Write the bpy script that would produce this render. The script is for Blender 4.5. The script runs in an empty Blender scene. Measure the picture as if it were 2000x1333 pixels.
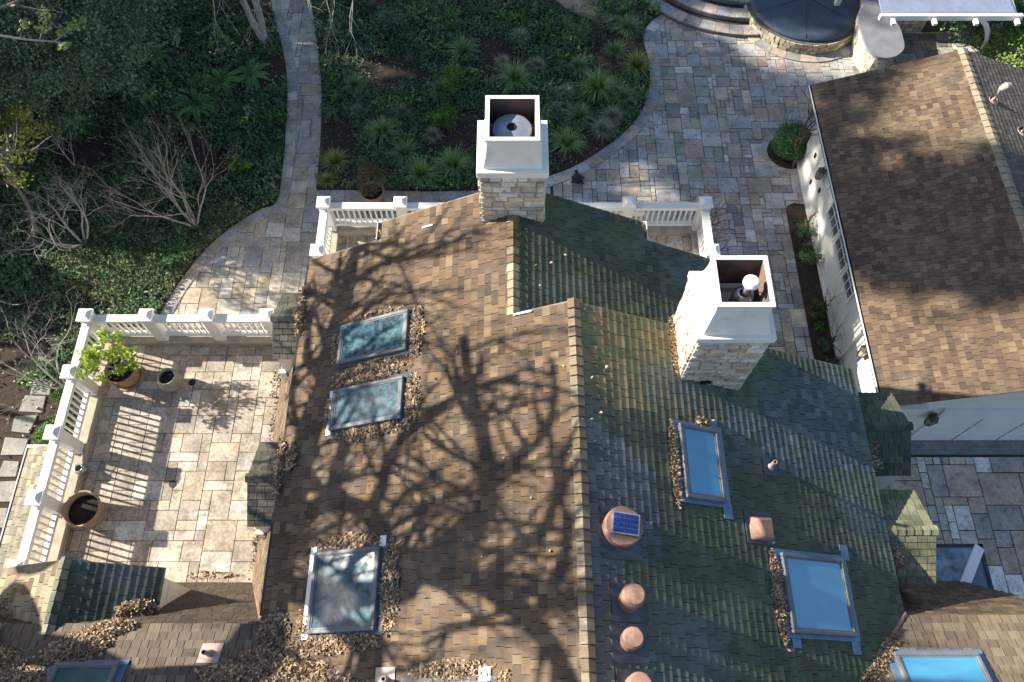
import bpy, math, random
from mathutils import Vector, Matrix
from mathutils.geometry import tessellate_polygon
R = random.Random
# ------------------------------------------------------------------ camera, sky, sun
scn = bpy.context.scene
C = scn.collection
HC = 18.5; FPX = 1530.0; TILT = math.radians(26.4)
cam = bpy.data.objects.new('camera', bpy.data.cameras.new('camera'))
C.objects.link(cam); scn.camera = cam
cam.location = (0, 0, HC); cam.rotation_euler = (TILT, 0, 0)
cam.data.sensor_width = 36; cam.data.lens = FPX / 2000 * 36
cam.data.clip_start = 0.1; cam.data.clip_end = 1000
SUN_EL = math.radians(28.0); SUN_H = Vector((-0.966, 0.259, 0)).normalized()
TS = (SUN_H * math.cos(SUN_EL) + Vector((0, 0, math.sin(SUN_EL)))).normalized()   # towards the sun
w = bpy.data.worlds.new('World'); scn.world = w; w.use_nodes = True
nt = w.node_tree; bg = nt.nodes['Background']
sky = nt.nodes.new('ShaderNodeTexSky'); sky.sky_type = 'NISHITA'; sky.sun_disc = False
sky.sun_elevation = SUN_EL; sky.sun_rotation = math.atan2(SUN_H.x, SUN_H.y)
nt.links.new(sky.outputs[0], bg.inputs[0]); bg.inputs[1].default_value = 0.074
sun = bpy.data.objects.new('sun', bpy.data.lights.new('sun', 'SUN')); C.objects.link(sun)
sun.data.energy = 5.0; sun.data.angle = math.radians(0.6); sun.data.color = (1.0, 0.91, 0.76)
sun.rotation_euler = TS.to_track_quat('Z', 'Y').to_euler(); sun.location = (-40, 10, 40)
scn.view_settings.view_transform = 'Standard'; scn.view_settings.look = 'None'
scn.view_settings.exposure = 1.36; scn.view_settings.gamma = 1
scn.cycles.max_bounces = 6

# ------------------------------------------------------------------ helpers
ca, sa = math.cos(TILT), math.sin(TILT)
def ray(u, v):
    x = u - 1000; y = 666.5 - v
    d = (x, FPX * sa + y * ca, FPX * ca - y * sa)
    return d[0] / d[2], d[1] / d[2]
def P(u, v, z=0.0):
    """ground/plan position of a point of height z seen at survey pixel u,v of the aerial photograph"""
    r = ray(u, v); D = HC - z
    return Vector((r[0] * D, r[1] * D, z))
def tag(o, label=None, cat=None, group=None, kind=None):
    if label: o['label'] = label
    if cat: o['category'] = cat
    if group: o['group'] = group
    if kind: o['kind'] = kind
    return o
def empty(name, loc, label, cat, group=None):
    o = bpy.data.objects.new(name, None); C.objects.link(o); o.location = loc; o.empty_display_size = .2
    return tag(o, label, cat, group)
def rootloc(o):
    while o.parent: o = o.parent
    return Vector(o.location)
class MB:
    def __init__(s): s.v = []; s.f = []; s.c = []
    def face(s, pts, col=(1, 1, 1)):
        n = len(s.v); s.v.extend([tuple(p) for p in pts]); s.f.append(tuple(range(n, n + len(pts)))); s.c.append(col)
    def hexa(s, p, col=(1, 1, 1), skip=()):
        """p: 8 points, 0-3 bottom ccw, 4-7 top"""
        n = len(s.v); s.v.extend([tuple(q) for q in p])
        for i, f in enumerate(((3, 2, 1, 0), (4, 5, 6, 7), (0, 1, 5, 4), (1, 2, 6, 5), (2, 3, 7, 6), (3, 0, 4, 7))):
            if i in skip: continue
            s.f.append(tuple(n + k for k in f)); s.c.append(col)
    def box(s, a, b, col=(1, 1, 1), skip=()):
        (x0, y0, z0), (x1, y1, z1) = a, b
        s.hexa([(x0, y0, z0), (x1, y0, z0), (x1, y1, z0), (x0, y1, z0), (x0, y0, z1), (x1, y0, z1), (x1, y1, z1), (x0, y1, z1)], col, skip)
    def tube(s, pts, rad, n=6, col=(1, 1, 1), cap=True):
        pts = [Vector(p) for p in pts]; rings = []
        ref = Vector((0, 0, 1))
        for i, p in enumerate(pts):
            d = (pts[min(i + 1, len(pts) - 1)] - pts[max(i - 1, 0)])
            if d.length < 1e-6: d = Vector((0, 0, 1))
            d.normalize(); a = d.cross(ref)
            if a.length < .1: a = d.cross(Vector((1, 0, 0)))
            a.normalize(); b = d.cross(a)
            r = rad[i] if isinstance(rad, (list, tuple)) else rad
            base = len(s.v)
            for k in range(n):
                t = 2 * math.pi * k / n
                s.v.append(tuple(p + a * (r * math.cos(t)) + b * (r * math.sin(t))))
            rings.append(base)
        for i in range(len(rings) - 1):
            for k in range(n):
                k2 = (k + 1) % n
                s.f.append((rings[i] + k, rings[i] + k2, rings[i + 1] + k2, rings[i + 1] + k)); s.c.append(col)
        if cap:
            s.f.append(tuple(rings[0] + k for k in range(n))); s.c.append(col)
            s.f.append(tuple(rings[-1] + n - 1 - k for k in range(n))); s.c.append(col)
    def lathe(s, prof, cen, n=24, col=(1, 1, 1), axis=None, closed=False):
        """prof: list of (r, h); axis: unit direction of h"""
        cen = Vector(cen); ax = Vector(axis or (0, 0, 1)).normalized()
        a = ax.cross(Vector((0, 1, 0))); a = a.normalized() if a.length > .1 else Vector((1, 0, 0)); b = ax.cross(a)
        rings = []
        for r, h in prof:
            base = len(s.v)
            for k in range(n):
                t = 2 * math.pi * k / n
                s.v.append(tuple(cen + ax * h + (a * math.cos(t) + b * math.sin(t)) * max(r, 1e-4)))
            rings.append(base)
        for i in range(len(rings) - 1):
            for k in range(n):
                k2 = (k + 1) % n
                s.f.append((rings[i] + k, rings[i] + k2, rings[i + 1] + k2, rings[i + 1] + k)); s.c.append(col)
    def build(s, name, mat, parent=None, smooth=False):
        me = bpy.data.meshes.new(name)
        off = rootloc(parent) if parent else Vector((0, 0, 0))
        vs = [(a - off.x, b - off.y, c - off.z) for a, b, c in s.v] if parent else s.v
        me.from_pydata(vs, [], s.f); me.update()
        at = me.color_attributes.new('Col', 'FLOAT_COLOR', 'CORNER')
        buf = []
        for f, c in zip(s.f, s.c): buf.extend((c[0], c[1], c[2], 1.0) * len(f))
        at.data.foreach_set('color', buf)
        if smooth: me.polygons.foreach_set('use_smooth', [True] * len(me.polygons))
        me.materials.append(mat)
        o = bpy.data.objects.new(name, me); C.objects.link(o)
        if parent: o.parent = parent
        return o
def bevel(o, wd=.01, seg=2):
    m = o.modifiers.new('bevel', 'BEVEL'); m.width = wd; m.segments = seg; m.limit_method = 'ANGLE'; return o

# ------------------------------------------------------------------ materials
def mat(name, col=None, rough=.8, attr=False, n1=(8, .25), n2=None, scale=(1, 1, 1), bump=0, bumpsc=40, metal=0, spec=.5, tint=None, tr=0):
    """base colour (or colour attribute) varied by one or two noises, optional second tone, optional bump"""
    m = bpy.data.materials.new(name); m.use_nodes = True; t = m.node_tree; N = t.nodes; L = t.links
    b = N['Principled BSDF']; b.inputs['Roughness'].default_value = rough; b.inputs['Metallic'].default_value = metal
    b.inputs['Specular IOR Level'].default_value = spec
    tc = N.new('ShaderNodeTexCoord'); mp = N.new('ShaderNodeMapping'); mp.inputs['Scale'].default_value = scale
    L.new(tc.outputs['Object'], mp.inputs[0])
    if attr:
        a = N.new('ShaderNodeAttribute'); a.attribute_name = 'Col'; cur = a.outputs['Color']
        if col:
            mm = N.new('ShaderNodeMix'); mm.data_type = 'RGBA'; mm.blend_type = 'MULTIPLY'; mm.inputs[0].default_value = 1
            L.new(cur, mm.inputs[6]); mm.inputs[7].default_value = (*col, 1); cur = mm.outputs[2]
    else:
        rg = N.new('ShaderNodeRGB'); rg.outputs[0].default_value = (*col, 1); cur = rg.outputs[0]
    for spec_n in (n1, n2):
        if not spec_n: continue
        nz = N.new('ShaderNodeTexNoise'); nz.inputs['Scale'].default_value = spec_n[0]; nz.inputs['Detail'].default_value = 6
        L.new(mp.outputs[0], nz.inputs['Vector'])
        mr = N.new('ShaderNodeMapRange'); mr.inputs[1].default_value = .3; mr.inputs[2].default_value = .7
        mr.inputs[3].default_value = 1 - spec_n[1]; mr.inputs[4].default_value = 1 + spec_n[1]
        L.new(nz.outputs[0], mr.inputs[0])
        mm = N.new('ShaderNodeMix'); mm.data_type = 'RGBA'; mm.blend_type = 'MULTIPLY'; mm.inputs[0].default_value = 1
        L.new(cur, mm.inputs[6]); L.new(mr.outputs[0], mm.inputs[7]); cur = mm.outputs[2]
    for tn in (tint or []):      # (colour, noise scale, threshold lo, hi, amount) : stains, moss, bloom
        nz = N.new('ShaderNodeTexNoise'); nz.inputs['Scale'].default_value = tn[1]; nz.inputs['Detail'].default_value = 5
        nz.inputs['Roughness'].default_value = .65
        L.new(tc.outputs['Object'], nz.inputs['Vector'])
        mr = N.new('ShaderNodeMapRange'); mr.inputs[1].default_value = tn[2]; mr.inputs[2].default_value = tn[3]
        mr.inputs[4].default_value = tn[4]
        L.new(nz.outputs[0], mr.inputs[0])
        mm = N.new('ShaderNodeMix'); mm.data_type = 'RGBA'; L.new(mr.outputs[0], mm.inputs[0])
        L.new(cur, mm.inputs[6]); mm.inputs[7].default_value = (*tn[0], 1); cur = mm.outputs[2]
    L.new(cur, b.inputs['Base Color'])
    if bump:
        nz = N.new('ShaderNodeTexNoise'); nz.inputs['Scale'].default_value = bumpsc; nz.inputs['Detail'].default_value = 5
        L.new(mp.outputs[0], nz.inputs['Vector'])
        bp = N.new('ShaderNodeBump'); bp.inputs['Strength'].default_value = bump; bp.inputs['Distance'].default_value = .01
        L.new(nz.outputs[0], bp.inputs['Height']); L.new(bp.outputs[0], b.inputs['Normal'])
    if tr:
        ts = N.new('ShaderNodeBsdfTranslucent'); mx = N.new('ShaderNodeMixShader'); mx.inputs[0].default_value = tr
        L.new(cur, ts.inputs[0]); L.new(b.outputs[0], mx.inputs[1]); L.new(ts.outputs[0], mx.inputs[2])
        L.new(mx.outputs[0], N['Material Output'].inputs[0])
    return m
M = {}
M['sh_w'] = mat('cedar_weathered_brown', rough=.85, attr=True, n1=(3, .17), n2=(1.2, .10), scale=(2, 26, 2), bump=.5, bumpsc=3, tint=[((.22, .185, .13), .8, .52, .70, .5), ((.05, .038, .032), 2.0, .52, .70, .6)])
M['sh_e'] = mat('cedar_mossy', rough=.9, attr=True, n1=(3, .16), n2=(1.2, .10), scale=(2, 26, 2), bump=.4, bumpsc=3, tint=[((.09, .125, .045), .9, .48, .64, .7), ((.17, .185, .22), .45, .53, .70, .65), ((.03, .042, .035), 2.0, .56, .72, .55)])
M['sh_n'] = mat('cedar_weathered_wing', rough=.85, attr=True, n1=(3, .18), n2=(1.2, .12), scale=(26, 2, 2), bump=.5, bumpsc=3, tint=[((.06, .055, .045), 2.0, .55, .75, .6)])
M['sh_d'] = mat('cedar_dormer', rough=.85, attr=True, n1=(3, .28), n2=(6, .15), scale=(26, 2, 2), bump=.5, bumpsc=3, tint=[((.10, .12, .06), 1.5, .5, .7, .5)])
M['under'] = mat('roof_felt', (.03, .026, .022))
M['white'] = mat('white_paint', (.78, .77, .74), rough=.45, n1=(1.5, .05), tint=[((.45, .43, .38), 14, .66, .8, .5)])
M['wallw'] = mat('cream_render', (.74, .73, .67), rough=.85, n1=(1.2, .07), n2=(20, .05), bump=.1, bumpsc=60, tint=[((.45, .45, .38), 2.5, .58, .8, .4)])
M['shroud'] = mat('chimney_render', (.80, .78, .73), rough=.7, n1=(2, .06), bump=.08, bumpsc=50, tint=[((.10, .09, .08), 38, .66, .74, .6), ((.42, .39, .34), 1.8, .55, .75, .5), ((.25, .23, .2), 9, .64, .76, .5)])
M['stone'] = mat('limestone', rough=.9, attr=True, n1=(6, .22), n2=(30, .15), bump=.7, bumpsc=30, tint=[((.07, .065, .06), 3.2, .60, .72, .7)])
M['mortar'] = mat('mortar', (.25, .23, .2), n1=(20, .2))
M['pave'] = mat('flagstone', rough=.85, attr=True, n1=(2.2, .25), n2=(14, .2), bump=.4, bumpsc=25, tint=[((.13, .12, .10), 5, .55, .70, .6), ((.30, .20, .11), 2.2, .62, .76, .5)])
M['trav'] = mat('travertine', rough=.85, attr=True, n1=(2.6, .28), n2=(18, .28), bump=.4, bumpsc=25, tint=[((.17, .145, .11), 6, .52, .66, .65), ((.42, .28, .14), 1.3, .58, .75, .55), ((.12, .11, .09), .9, .52, .70, .55)])
M['joint'] = mat('paving_joint', (.055, .052, .048), n1=(10, .3))
M['soil'] = mat('mulch', (.035, .026, .018), rough=1, n1=(12, .5), n2=(60, .6), bump=1, bumpsc=50, tint=[((.10, .075, .05), 45, .56, .64, .8)])
M['potsoil'] = mat('pot_soil', (.02, .015, .012), rough=1, n1=(40, .6), bump=1, bumpsc=80)
M['ground'] = mat('earth', (.05, .045, .03), rough=1, n1=(.3, .4), n2=(8, .3))
M['gravel'] = mat('decomposed_granite', (.30, .25, .17), rough=1, n1=(3, .2), n2=(90, .3), bump=.4, bumpsc=90)
M['leaf'] = mat('foliage', rough=.55, attr=True, n1=(3, .2), spec=.4, tr=.25)
M['dry'] = mat('dry_leaves', rough=.8, attr=True, n1=(5, .2), spec=.3)
M['bark'] = mat('bark_grey', (.17, .155, .135), rough=.9, n1=(12, .35), bump=.5)
M['barkp'] = mat('bark_pale', (.34, .33, .31), rough=.85, n1=(9, .3), bump=.4)
M['barkt'] = mat('bark_taupe', (.29, .265, .235), rough=.9, n1=(12, .3), bump=.4)
M['barkv'] = mat('bark_vine', (.13, .095, .08), rough=.9, n1=(12, .35), bump=.4)
M['barkd'] = mat('bark_dark', (.06, .05, .045), rough=.9, n1=(12, .35), bump=.5)
M['copper'] = mat('copper_brown_paint', (.30, .175, .13), rough=.6, n1=(5, .22), n2=(30, .12), bump=.2, tint=[((.14, .09, .075), 8, .55, .72, .6), ((.45, .40, .38), 18, .68, .76, .5)])
M['pinkpipe'] = mat('painted_pipe', (.46, .36, .31), rough=.5, n1=(3, .1))
M['flash'] = mat('lead_flashing', (.09, .10, .12), rough=.8, metal=0, spec=.2, n1=(5, .3))
M['flashb'] = mat('painted_flashing', (.12, .2, .33), rough=.5, metal=.2, n1=(4, .2))
M['alu'] = mat('aluminium_frame', (.15, .16, .18), rough=.6, metal=0, spec=.3, n1=(6, .15))
M['galv'] = mat('galvanised', (.55, .55, .55), rough=.35, metal=.7, n1=(8, .2), tint=[((.05, .05, .05), 6, .6, .7, .6)])
M['gutter'] = mat('dark_gutter', (.05, .055, .065), rough=.45, metal=.4, n1=(5, .3))
M['rust'] = mat('rusty_lining', (.12, .10, .095), rough=.8, n1=(3, .4), tint=[((.20, .085, .04), 3, .5, .62, .7)])
M['dark'] = mat('dark_metal', (.02, .02, .022), rough=.5, metal=.3, n1=(10, .2))
M['lantern'] = mat('bronze_lantern', (.07, .055, .05), rough=.5, metal=.4, n1=(10, .3))
M['lglass'] = mat('lantern_glass', (.35, .33, .28), rough=.2, n1=(5, .2))
M['cowl'] = mat('flue_cowl', (.30, .36, .46), rough=.4, metal=.3, n1=(4, .1), n2=(30, .08))
M['black'] = mat('opening_black', (.006, .006, .006), rough=.9, n1=(10, .2))  # black discs stand for the unlit depth of pipe and flue holes
M['terra'] = mat('terracotta', (.36, .23, .14), rough=.8, n1=(4, .2), n2=(20, .1), tint=[((.5, .42, .32), 5, .58, .75, .5)])
M['glaze'] = mat('green_glaze', (.27, .28, .21), rough=.4, n1=(5, .25), n2=(25, .1))
M['solar'] = mat('solar_cells', (.012, .035, .16), rough=.2, n1=(30, .4), spec=.8)
M['deckc'] = mat('stone_coping', (.40, .35, .28), rough=.85, n1=(5, .2), n2=(30, .12), bump=.3)
M['cover'] = mat('spa_cover_vinyl', (.035, .055, .09), rough=.6, n1=(1.5, .2), n2=(12, .1), bump=.15, bumpsc=8)
M['counter'] = mat('counter_slab', (.20, .21, .24), rough=.5, n1=(3, .15), n2=(30, .1))  # base colour lowered to carry the shade over the slab
M['awning'] = mat('awning_fabric', (.20, .23, .33), rough=.8, n1=(2, .12), n2=(14, .1))  # white grey top; the blue of its shade is put into the colour
M['cabinet'] = mat('cabinet_dark', (.05, .045, .04), rough=.6, n1=(4, .2))
M['membrane'] = mat('metal_roof', (.22, .30, .38), rough=.6, metal=.1, n1=(3, .3), tint=[((.07, .08, .08), 5, .5, .68, .8)])
M['membrane2'] = mat('metal_roof_slate', (.10, .13, .19), rough=.6, metal=.1, n1=(2, .15))
M["doorp"] = mat("garage_door_paint", (.78, .77, .79), rough=.5, n1=(1.5, .06))
def glass_mat(name, base, rough=.08, noise=.0, scale=9, lo=(.02, .03, .035), ior=1.9):
    m = bpy.data.materials.new(name); m.use_nodes = True; t = m.node_tree; N = t.nodes; L = t.links; b = N['Principled BSDF']
    b.inputs['Roughness'].default_value = rough; b.inputs['IOR'].default_value = ior; b.inputs['Specular IOR Level'].default_value = .5
    tc = N.new('ShaderNodeTexCoord'); nz = N.new('ShaderNodeTexNoise'); nz.inputs['Scale'].default_value = scale; nz.inputs['Detail'].default_value = 8
    nz.inputs['Roughness'].default_value = .6
    L.new(tc.outputs['Object'], nz.inputs['Vector'])
    mr = N.new('ShaderNodeMapRange'); mr.inputs[1].default_value = .42; mr.inputs[2].default_value = .62; mr.inputs[3].default_value = 0; mr.inputs[4].default_value = noise
    L.new(nz.outputs[0], mr.inputs[0])
    mm = N.new('ShaderNodeMix'); mm.data_type = 'RGBA'; L.new(mr.outputs[0], mm.inputs[0]); mm.inputs[6].default_value = (*base, 1); mm.inputs[7].default_value = (*lo, 1)
    L.new(mm.outputs[2], b.inputs['Base Color'])
    mr2 = N.new('ShaderNodeMapRange'); mr2.inputs[3].default_value = rough; mr2.inputs[4].default_value = rough + .12
    L.new(nz.outputs[0], mr2.inputs[0]); L.new(mr2.outputs[0], b.inputs['Roughness'])
    return m
M['paneW'] = glass_mat('dusty_reflection_glass', (.09, .17, .22), .02, .85, 9, (.02, .04, .045), 1.6)  # dusty glass; reflections are put into its mottled base colour
M['paneE'] = glass_mat('blue_skylight_glass', (.075, .30, .50), .05, .12, 2)
M['paneG'] = glass_mat('green_skylight_glass', (.03, .11, .11), .08, .4, 5)
M['win'] = glass_mat('window_glass', (.035, .06, .075), .05, .3, 5)

BROWN = [(.122, .078, .047), (.105, .069, .042), (.145, .098, .058), (.075, .050, .035), (.135, .085, .048), (.112, .075, .054), (.175, .125, .078), (.09, .064, .048)]
GARAGE = [(.13, .086, .055), (.142, .096, .061), (.11, .074, .048), (.17, .12, .075), (.085, .058, .041)]
MOSS = [(.09, .102, .066), (.082, .096, .063), (.10, .108, .074), (.07, .086, .06), (.097, .105, .07), (.09, .086, .07)]
MOSSD = [(.06, .075, .058), (.07, .085, .062), (.05, .065, .052), (.085, .095, .068)]
TAN = [(.27, .23, .155), (.23, .195, .13), (.30, .26, .18), (.22, .20, .14)]
GREYW = [(.20, .18, .15), (.165, .15, .125), (.14, .13, .11), (.23, .205, .165)]

# ------------------------------------------------------------------ shingle sheets
def shingles(mb, O, U, S, poly, pal, rnd, e=.127, wmin=.12, wmax=.26, th=.017, tj=.002, palf=None, base=True):
    """courses of single shingles on the plane O + u*U + s*S; S points up the slope"""
    O = Vector(O); U = Vector(U).normalized(); S = Vector(S).normalized(); N = U.cross(S).normalized()
    if N.z < 0: N = -N
    def pt(u, s, h): return O + U * u + S * s + N * h
    s0 = min(p[1] for p in poly); s1 = max(p[1] for p in poly)
    k = 0; s = s0
    while s < s1 - .01:
        sm = min(s + e * .5, s1 - .005); xs = []
        n = len(poly)
        for i in range(n):
            (ua, va), (ub, vb) = poly[i], poly[(i + 1) % n]
            if (va <= sm < vb) or (vb <= sm < va): xs.append(ua + (ub - ua) * (sm - va) / (vb - va))
        xs.sort()
        top = min(s + e + .02, s1 + .004)
        for a, b in zip(xs[::2], xs[1::2]):
            u = a; wav = rnd.uniform(-.002, .002)
            while u < b - .01:
                wd = rnd.uniform(wmin, wmax)
                if b - (u + wd) < wmin * .6: wd = b - u
                u2 = min(u + wd, b)
                c = rnd.choice(palf(u, s) if palf else pal); g = rnd.uniform(.82, 1.2); c = (c[0] * g, c[1] * g, c[2] * g)
                t = th + rnd.uniform(-tj, tj); j = rnd.uniform(-.004, .004) + wav
                h0 = t; h1 = .001
                A = pt(u + .0045, s + j, h0); B = pt(u2 - .0045, s + j, h0); Cc = pt(u2 - .0045, top, h1); D = pt(u + .0045, top, h1)
                A0 = pt(u + .0045, s + j, -.004); B0 = pt(u2 - .0045, s + j, -.004)
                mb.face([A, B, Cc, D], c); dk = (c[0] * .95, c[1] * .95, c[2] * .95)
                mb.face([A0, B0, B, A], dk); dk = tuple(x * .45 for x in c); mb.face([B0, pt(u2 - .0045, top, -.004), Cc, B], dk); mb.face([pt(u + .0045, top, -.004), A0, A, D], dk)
                u = u2
        s += e; k += 1
    if base:
        P3 = [pt(u, s, -.006) for u, s in poly]
        for tri in tessellate_polygon([[Vector((p[0], p[1], 0)) for p in poly]]):
            mb.face([P3[i] for i in tri], (.05, .04, .035))
def ridge_caps(mb, a, b, slA, slB, pal, rnd, wd=.11, e=.16, th=.02):
    """row of folded caps from a to b; slA, slB = unit vectors down each side"""
    a = Vector(a); b = Vector(b); d = (b - a); L = d.length; d.normalize(); n = int(L / e); e = L / n
    for i in range(n):
        c = rnd.choice(pal); g = rnd.uniform(.85, 1.25); c = tuple(x * g for x in c)
        p = a + d * (i * e); q = a + d * ((i + 1) * e + .03)
        for sl in (slA, slB):
            sl = Vector(sl); up = Vector((0, 0, 1)); t = th + rnd.uniform(-.004, .004); w_ = wd + rnd.uniform(-.008, .008)
            mb.hexa([p + up * .004, p + sl * w_ + up * .004, q + sl * w_ + up * .004, q + up * .004,
                     p + up * (t + .015), p + sl * w_ + up * (t + .012), q + sl * w_ + up * .008, q + up * .011], c)
def paving(mb, x0, y0, x1, y1, inside, z, pal, rnd, cell=.16, gap=.012, sizes=None, thick=.022, jit=.005):
    nx = int((x1 - x0) / cell); ny = int((y1 - y0) / cell)
    used = [[False] * ny for _ in range(nx)]
    sizes = sizes or [(2, 2), (3, 2), (2, 3), (3, 3), (4, 3), (3, 4), (4, 4), (5, 4), (4, 5), (2, 1), (1, 2), (3, 1), (4, 2), (2, 4)]
    for j in range(ny):
        for i in range(nx):
            if used[i][j]: continue
            a, b = rnd.choice(sizes)
            while True:
                ok = i + a <= nx and j + b <= ny and all(not used[i + p][j + q] for p in range(a) for q in range(b))
                if ok: break
                if a >= b and a > 1: a -= 1
                elif b > 1: b -= 1
                else: a = b = 1; break
            for p in range(a):
                for q in range(b): used[i + p][j + q] = True
            X0 = x0 + i * cell; Y0 = y0 + j * cell; X1 = X0 + a * cell; Y1 = Y0 + b * cell
            if not (inside((X0 + X1) / 2, (Y0 + Y1) / 2) or inside(X0, Y0) or inside(X1, Y0) or inside(X0, Y1) or inside(X1, Y1)): continue
            c = rnd.choice(pal); g = rnd.uniform(.82, 1.2); c = tuple(x * g for x in c); zz = z + thick + rnd.uniform(-.003, .003)
            J = lambda: rnd.uniform(-jit, jit)
            q = [(X0 + gap / 2 + J(), Y0 + gap / 2 + J()), (X1 - gap / 2 + J(), Y0 + gap / 2 + J()), (X1 - gap / 2 + J(), Y1 - gap / 2 + J()), (X0 + gap / 2 + J(), Y1 - gap / 2 + J())]
            bv = .008; cx = (X0 + X1) / 2; cy = (Y0 + Y1) / 2
            t = [(x + (bv if x < cx else -bv), y + (bv if y < cy else -bv)) for x, y in q]
            lo = [(x, y, z) for x, y in q]; mid = [(x, y, zz - .006) for x, y in q]; tp = [(x, y, zz) for x, y in t]
            mb.face(tp, c)
            for k in range(4):
                k2 = (k + 1) % 4
                mb.face([mid[k], mid[k2], tp[k2], tp[k]], c); mb.face([lo[k], lo[k2], mid[k2], mid[k]], tuple(x * .7 for x in c))
def inpoly(poly):
    def f(x, y):
        r = False; n = len(poly)
        for i in range(n):
            xa, ya = poly[i][0], poly[i][1]; xb, yb = poly[(i + 1) % n][0], poly[(i + 1) % n][1]
            if (ya > y) != (yb > y) and x < xa + (xb - xa) * (y - ya) / (yb - ya): r = not r
        return r
    return f
def smooth_line(pts, n=6):
    pts = [Vector(p) for p in pts]; out = []
    for i in range(len(pts) - 1):
        p0 = pts[max(i - 1, 0)]; p1 = pts[i]; p2 = pts[i + 1]; p3 = pts[min(i + 2, len(pts) - 1)]
        for k in range(n):
            t = k / n
            out.append(.5 * ((2 * p1) + (p2 - p0) * t + (2 * p0 - 5 * p1 + 4 * p2 - p3) * t * t + (3 * p1 - p0 - 3 * p2 + p3) * t ** 3))
    out.append(pts[-1]); return out
def sheet(mb, poly, z, col=(1, 1, 1), side=None):
    P3 = [Vector((p[0], p[1], z)) for p in poly]
    for tri in tessellate_polygon([P3]):
        f = [P3[i] for i in tri]
        if (f[1] - f[0]).cross(f[2] - f[0]).z < 0: f.reverse()
        mb.face(f, col)
    if side is not None:
        for a, b in zip(P3, P3[1:] + P3[:1]):
            mb.face([(a.x, a.y, side), (b.x, b.y, side), b, a], col)
def edging(mb, line, wd, z, pal, rnd, seg=.45, side=1, gap=.012, thick=.03):
    """curved row of border stones along a line, on its left (side=1) or right"""
    L = [Vector((p[0], p[1], 0)) for p in line]; acc = [0]
    for a, b in zip(L, L[1:]): acc.append(acc[-1] + (b - a).length)
    def at(s):
        s = min(max(s, 0), acc[-1] - 1e-4)
        for i in range(len(acc) - 1):
            if acc[i + 1] >= s:
                t = (s - acc[i]) / (acc[i + 1] - acc[i]); p = L[i].lerp(L[i + 1], t); d = (L[i + 1] - L[i]).normalized()
                return p, Vector((-d.y, d.x, 0)) * side
    s = 0
    while s < acc[-1] - .1:
        l = rnd.uniform(seg * .8, seg * 1.25); e = min(s + l, acc[-1])
        p, n = at(s + gap / 2); q, m = at(e - gap / 2); c = rnd.choice(pal); g = rnd.uniform(.85, 1.2); c = tuple(x * g for x in c)
        k = [p, q, q + m * wd, p + n * wd]; tz = z + thick + rnd.uniform(-.003, .003)
        mb.hexa([(a.x, a.y, z) for a in k] + [(a.x, a.y, tz) for a in k], c); s = e
def stone_face(mb, O, U, V, wd, ht, rnd, pal, row=(.09, .15), ln=(.14, .34), pr=(.008, .03), clip=None):
    O = Vector(O); U = Vector(U); V = Vector(V); N = U.cross(V).normalized(); v = 0
    while v < ht - .02:
        h = min(rnd.uniform(*row), ht - v)
        if ht - v - h < .05: h = ht - v
        u = 0
        while u < wd - .01:
            l = rnd.uniform(*ln)
            if wd - u - l < ln[0] * .6: l = wd - u
            u2 = min(u + l, wd)
            if not clip or clip((u + u2) / 2, v):
                c = rnd.choice(pal); g = rnd.uniform(.8, 1.2); c = tuple(x * g for x in c); g2 = .006; p = rnd.uniform(*pr)
                J = lambda: rnd.uniform(-.010, .010)
                q = [(u + g2 + abs(J()) * .5, v + g2 + J() * .6), (u2 - g2, v + g2 + J() * .6), (u2 - g2 - abs(J()) * .5, v + h - g2 + J() * .6), (u + g2, v + h - g2 + J() * .6)]
                lo = [O + U * a + V * b - N * .01 for a, b in q]
                cx = (u + u2) / 2; cy = v + h / 2
                hi = [O + U * (a + (cx - a) * .07) + V * (b + (cy - b) * .12) + N * (p + rnd.uniform(-.004, .004)) for a, b in q]
                mb.hexa(lo + hi, c, skip=(0,))
            u = u2
        v += h
STONE = [(.60, .54, .44), (.54, .49, .40), (.66, .60, .50), (.48, .44, .38), (.60, .48, .35), (.54, .44, .34), (.68, .64, .56)]
PAVE = [(.27, .29, .33), (.31, .33, .37), (.24, .27, .31), (.35, .36, .38), (.33, .28, .26), (.30, .26, .22), (.36, .30, .24), (.19, .21, .24), (.22, .25, .22), (.38, .35, .27), (.42, .42, .42), (.29, .30, .32), (.26, .28, .33), (.36, .27, .25)]
PAVE_LIT = [(.40, .36, .30), (.46, .41, .34), (.35, .31, .26), (.50, .46, .39), (.42, .35, .25), (.33, .32, .31), (.38, .33, .30)]  # same flagstone as PAVE, with sunlit warmth put into the colours
TRAV = [(.42, .36, .295), (.37, .32, .27), (.47, .41, .345), (.34, .295, .25), (.40, .345, .305), (.43, .36, .28), (.43, .395, .36)]

PAVE = [tuple(.62 * x + .38 * (sum(c) / 3) * k for x, k in zip(c, (.95, 1, 1.07))) for c in PAVE]  # pulled towards blue grey, so shade is partly in the stone colours
PAVE = [(a * 1.2, b * 1.12, c * 1.02) for a, b, c in PAVE]
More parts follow.
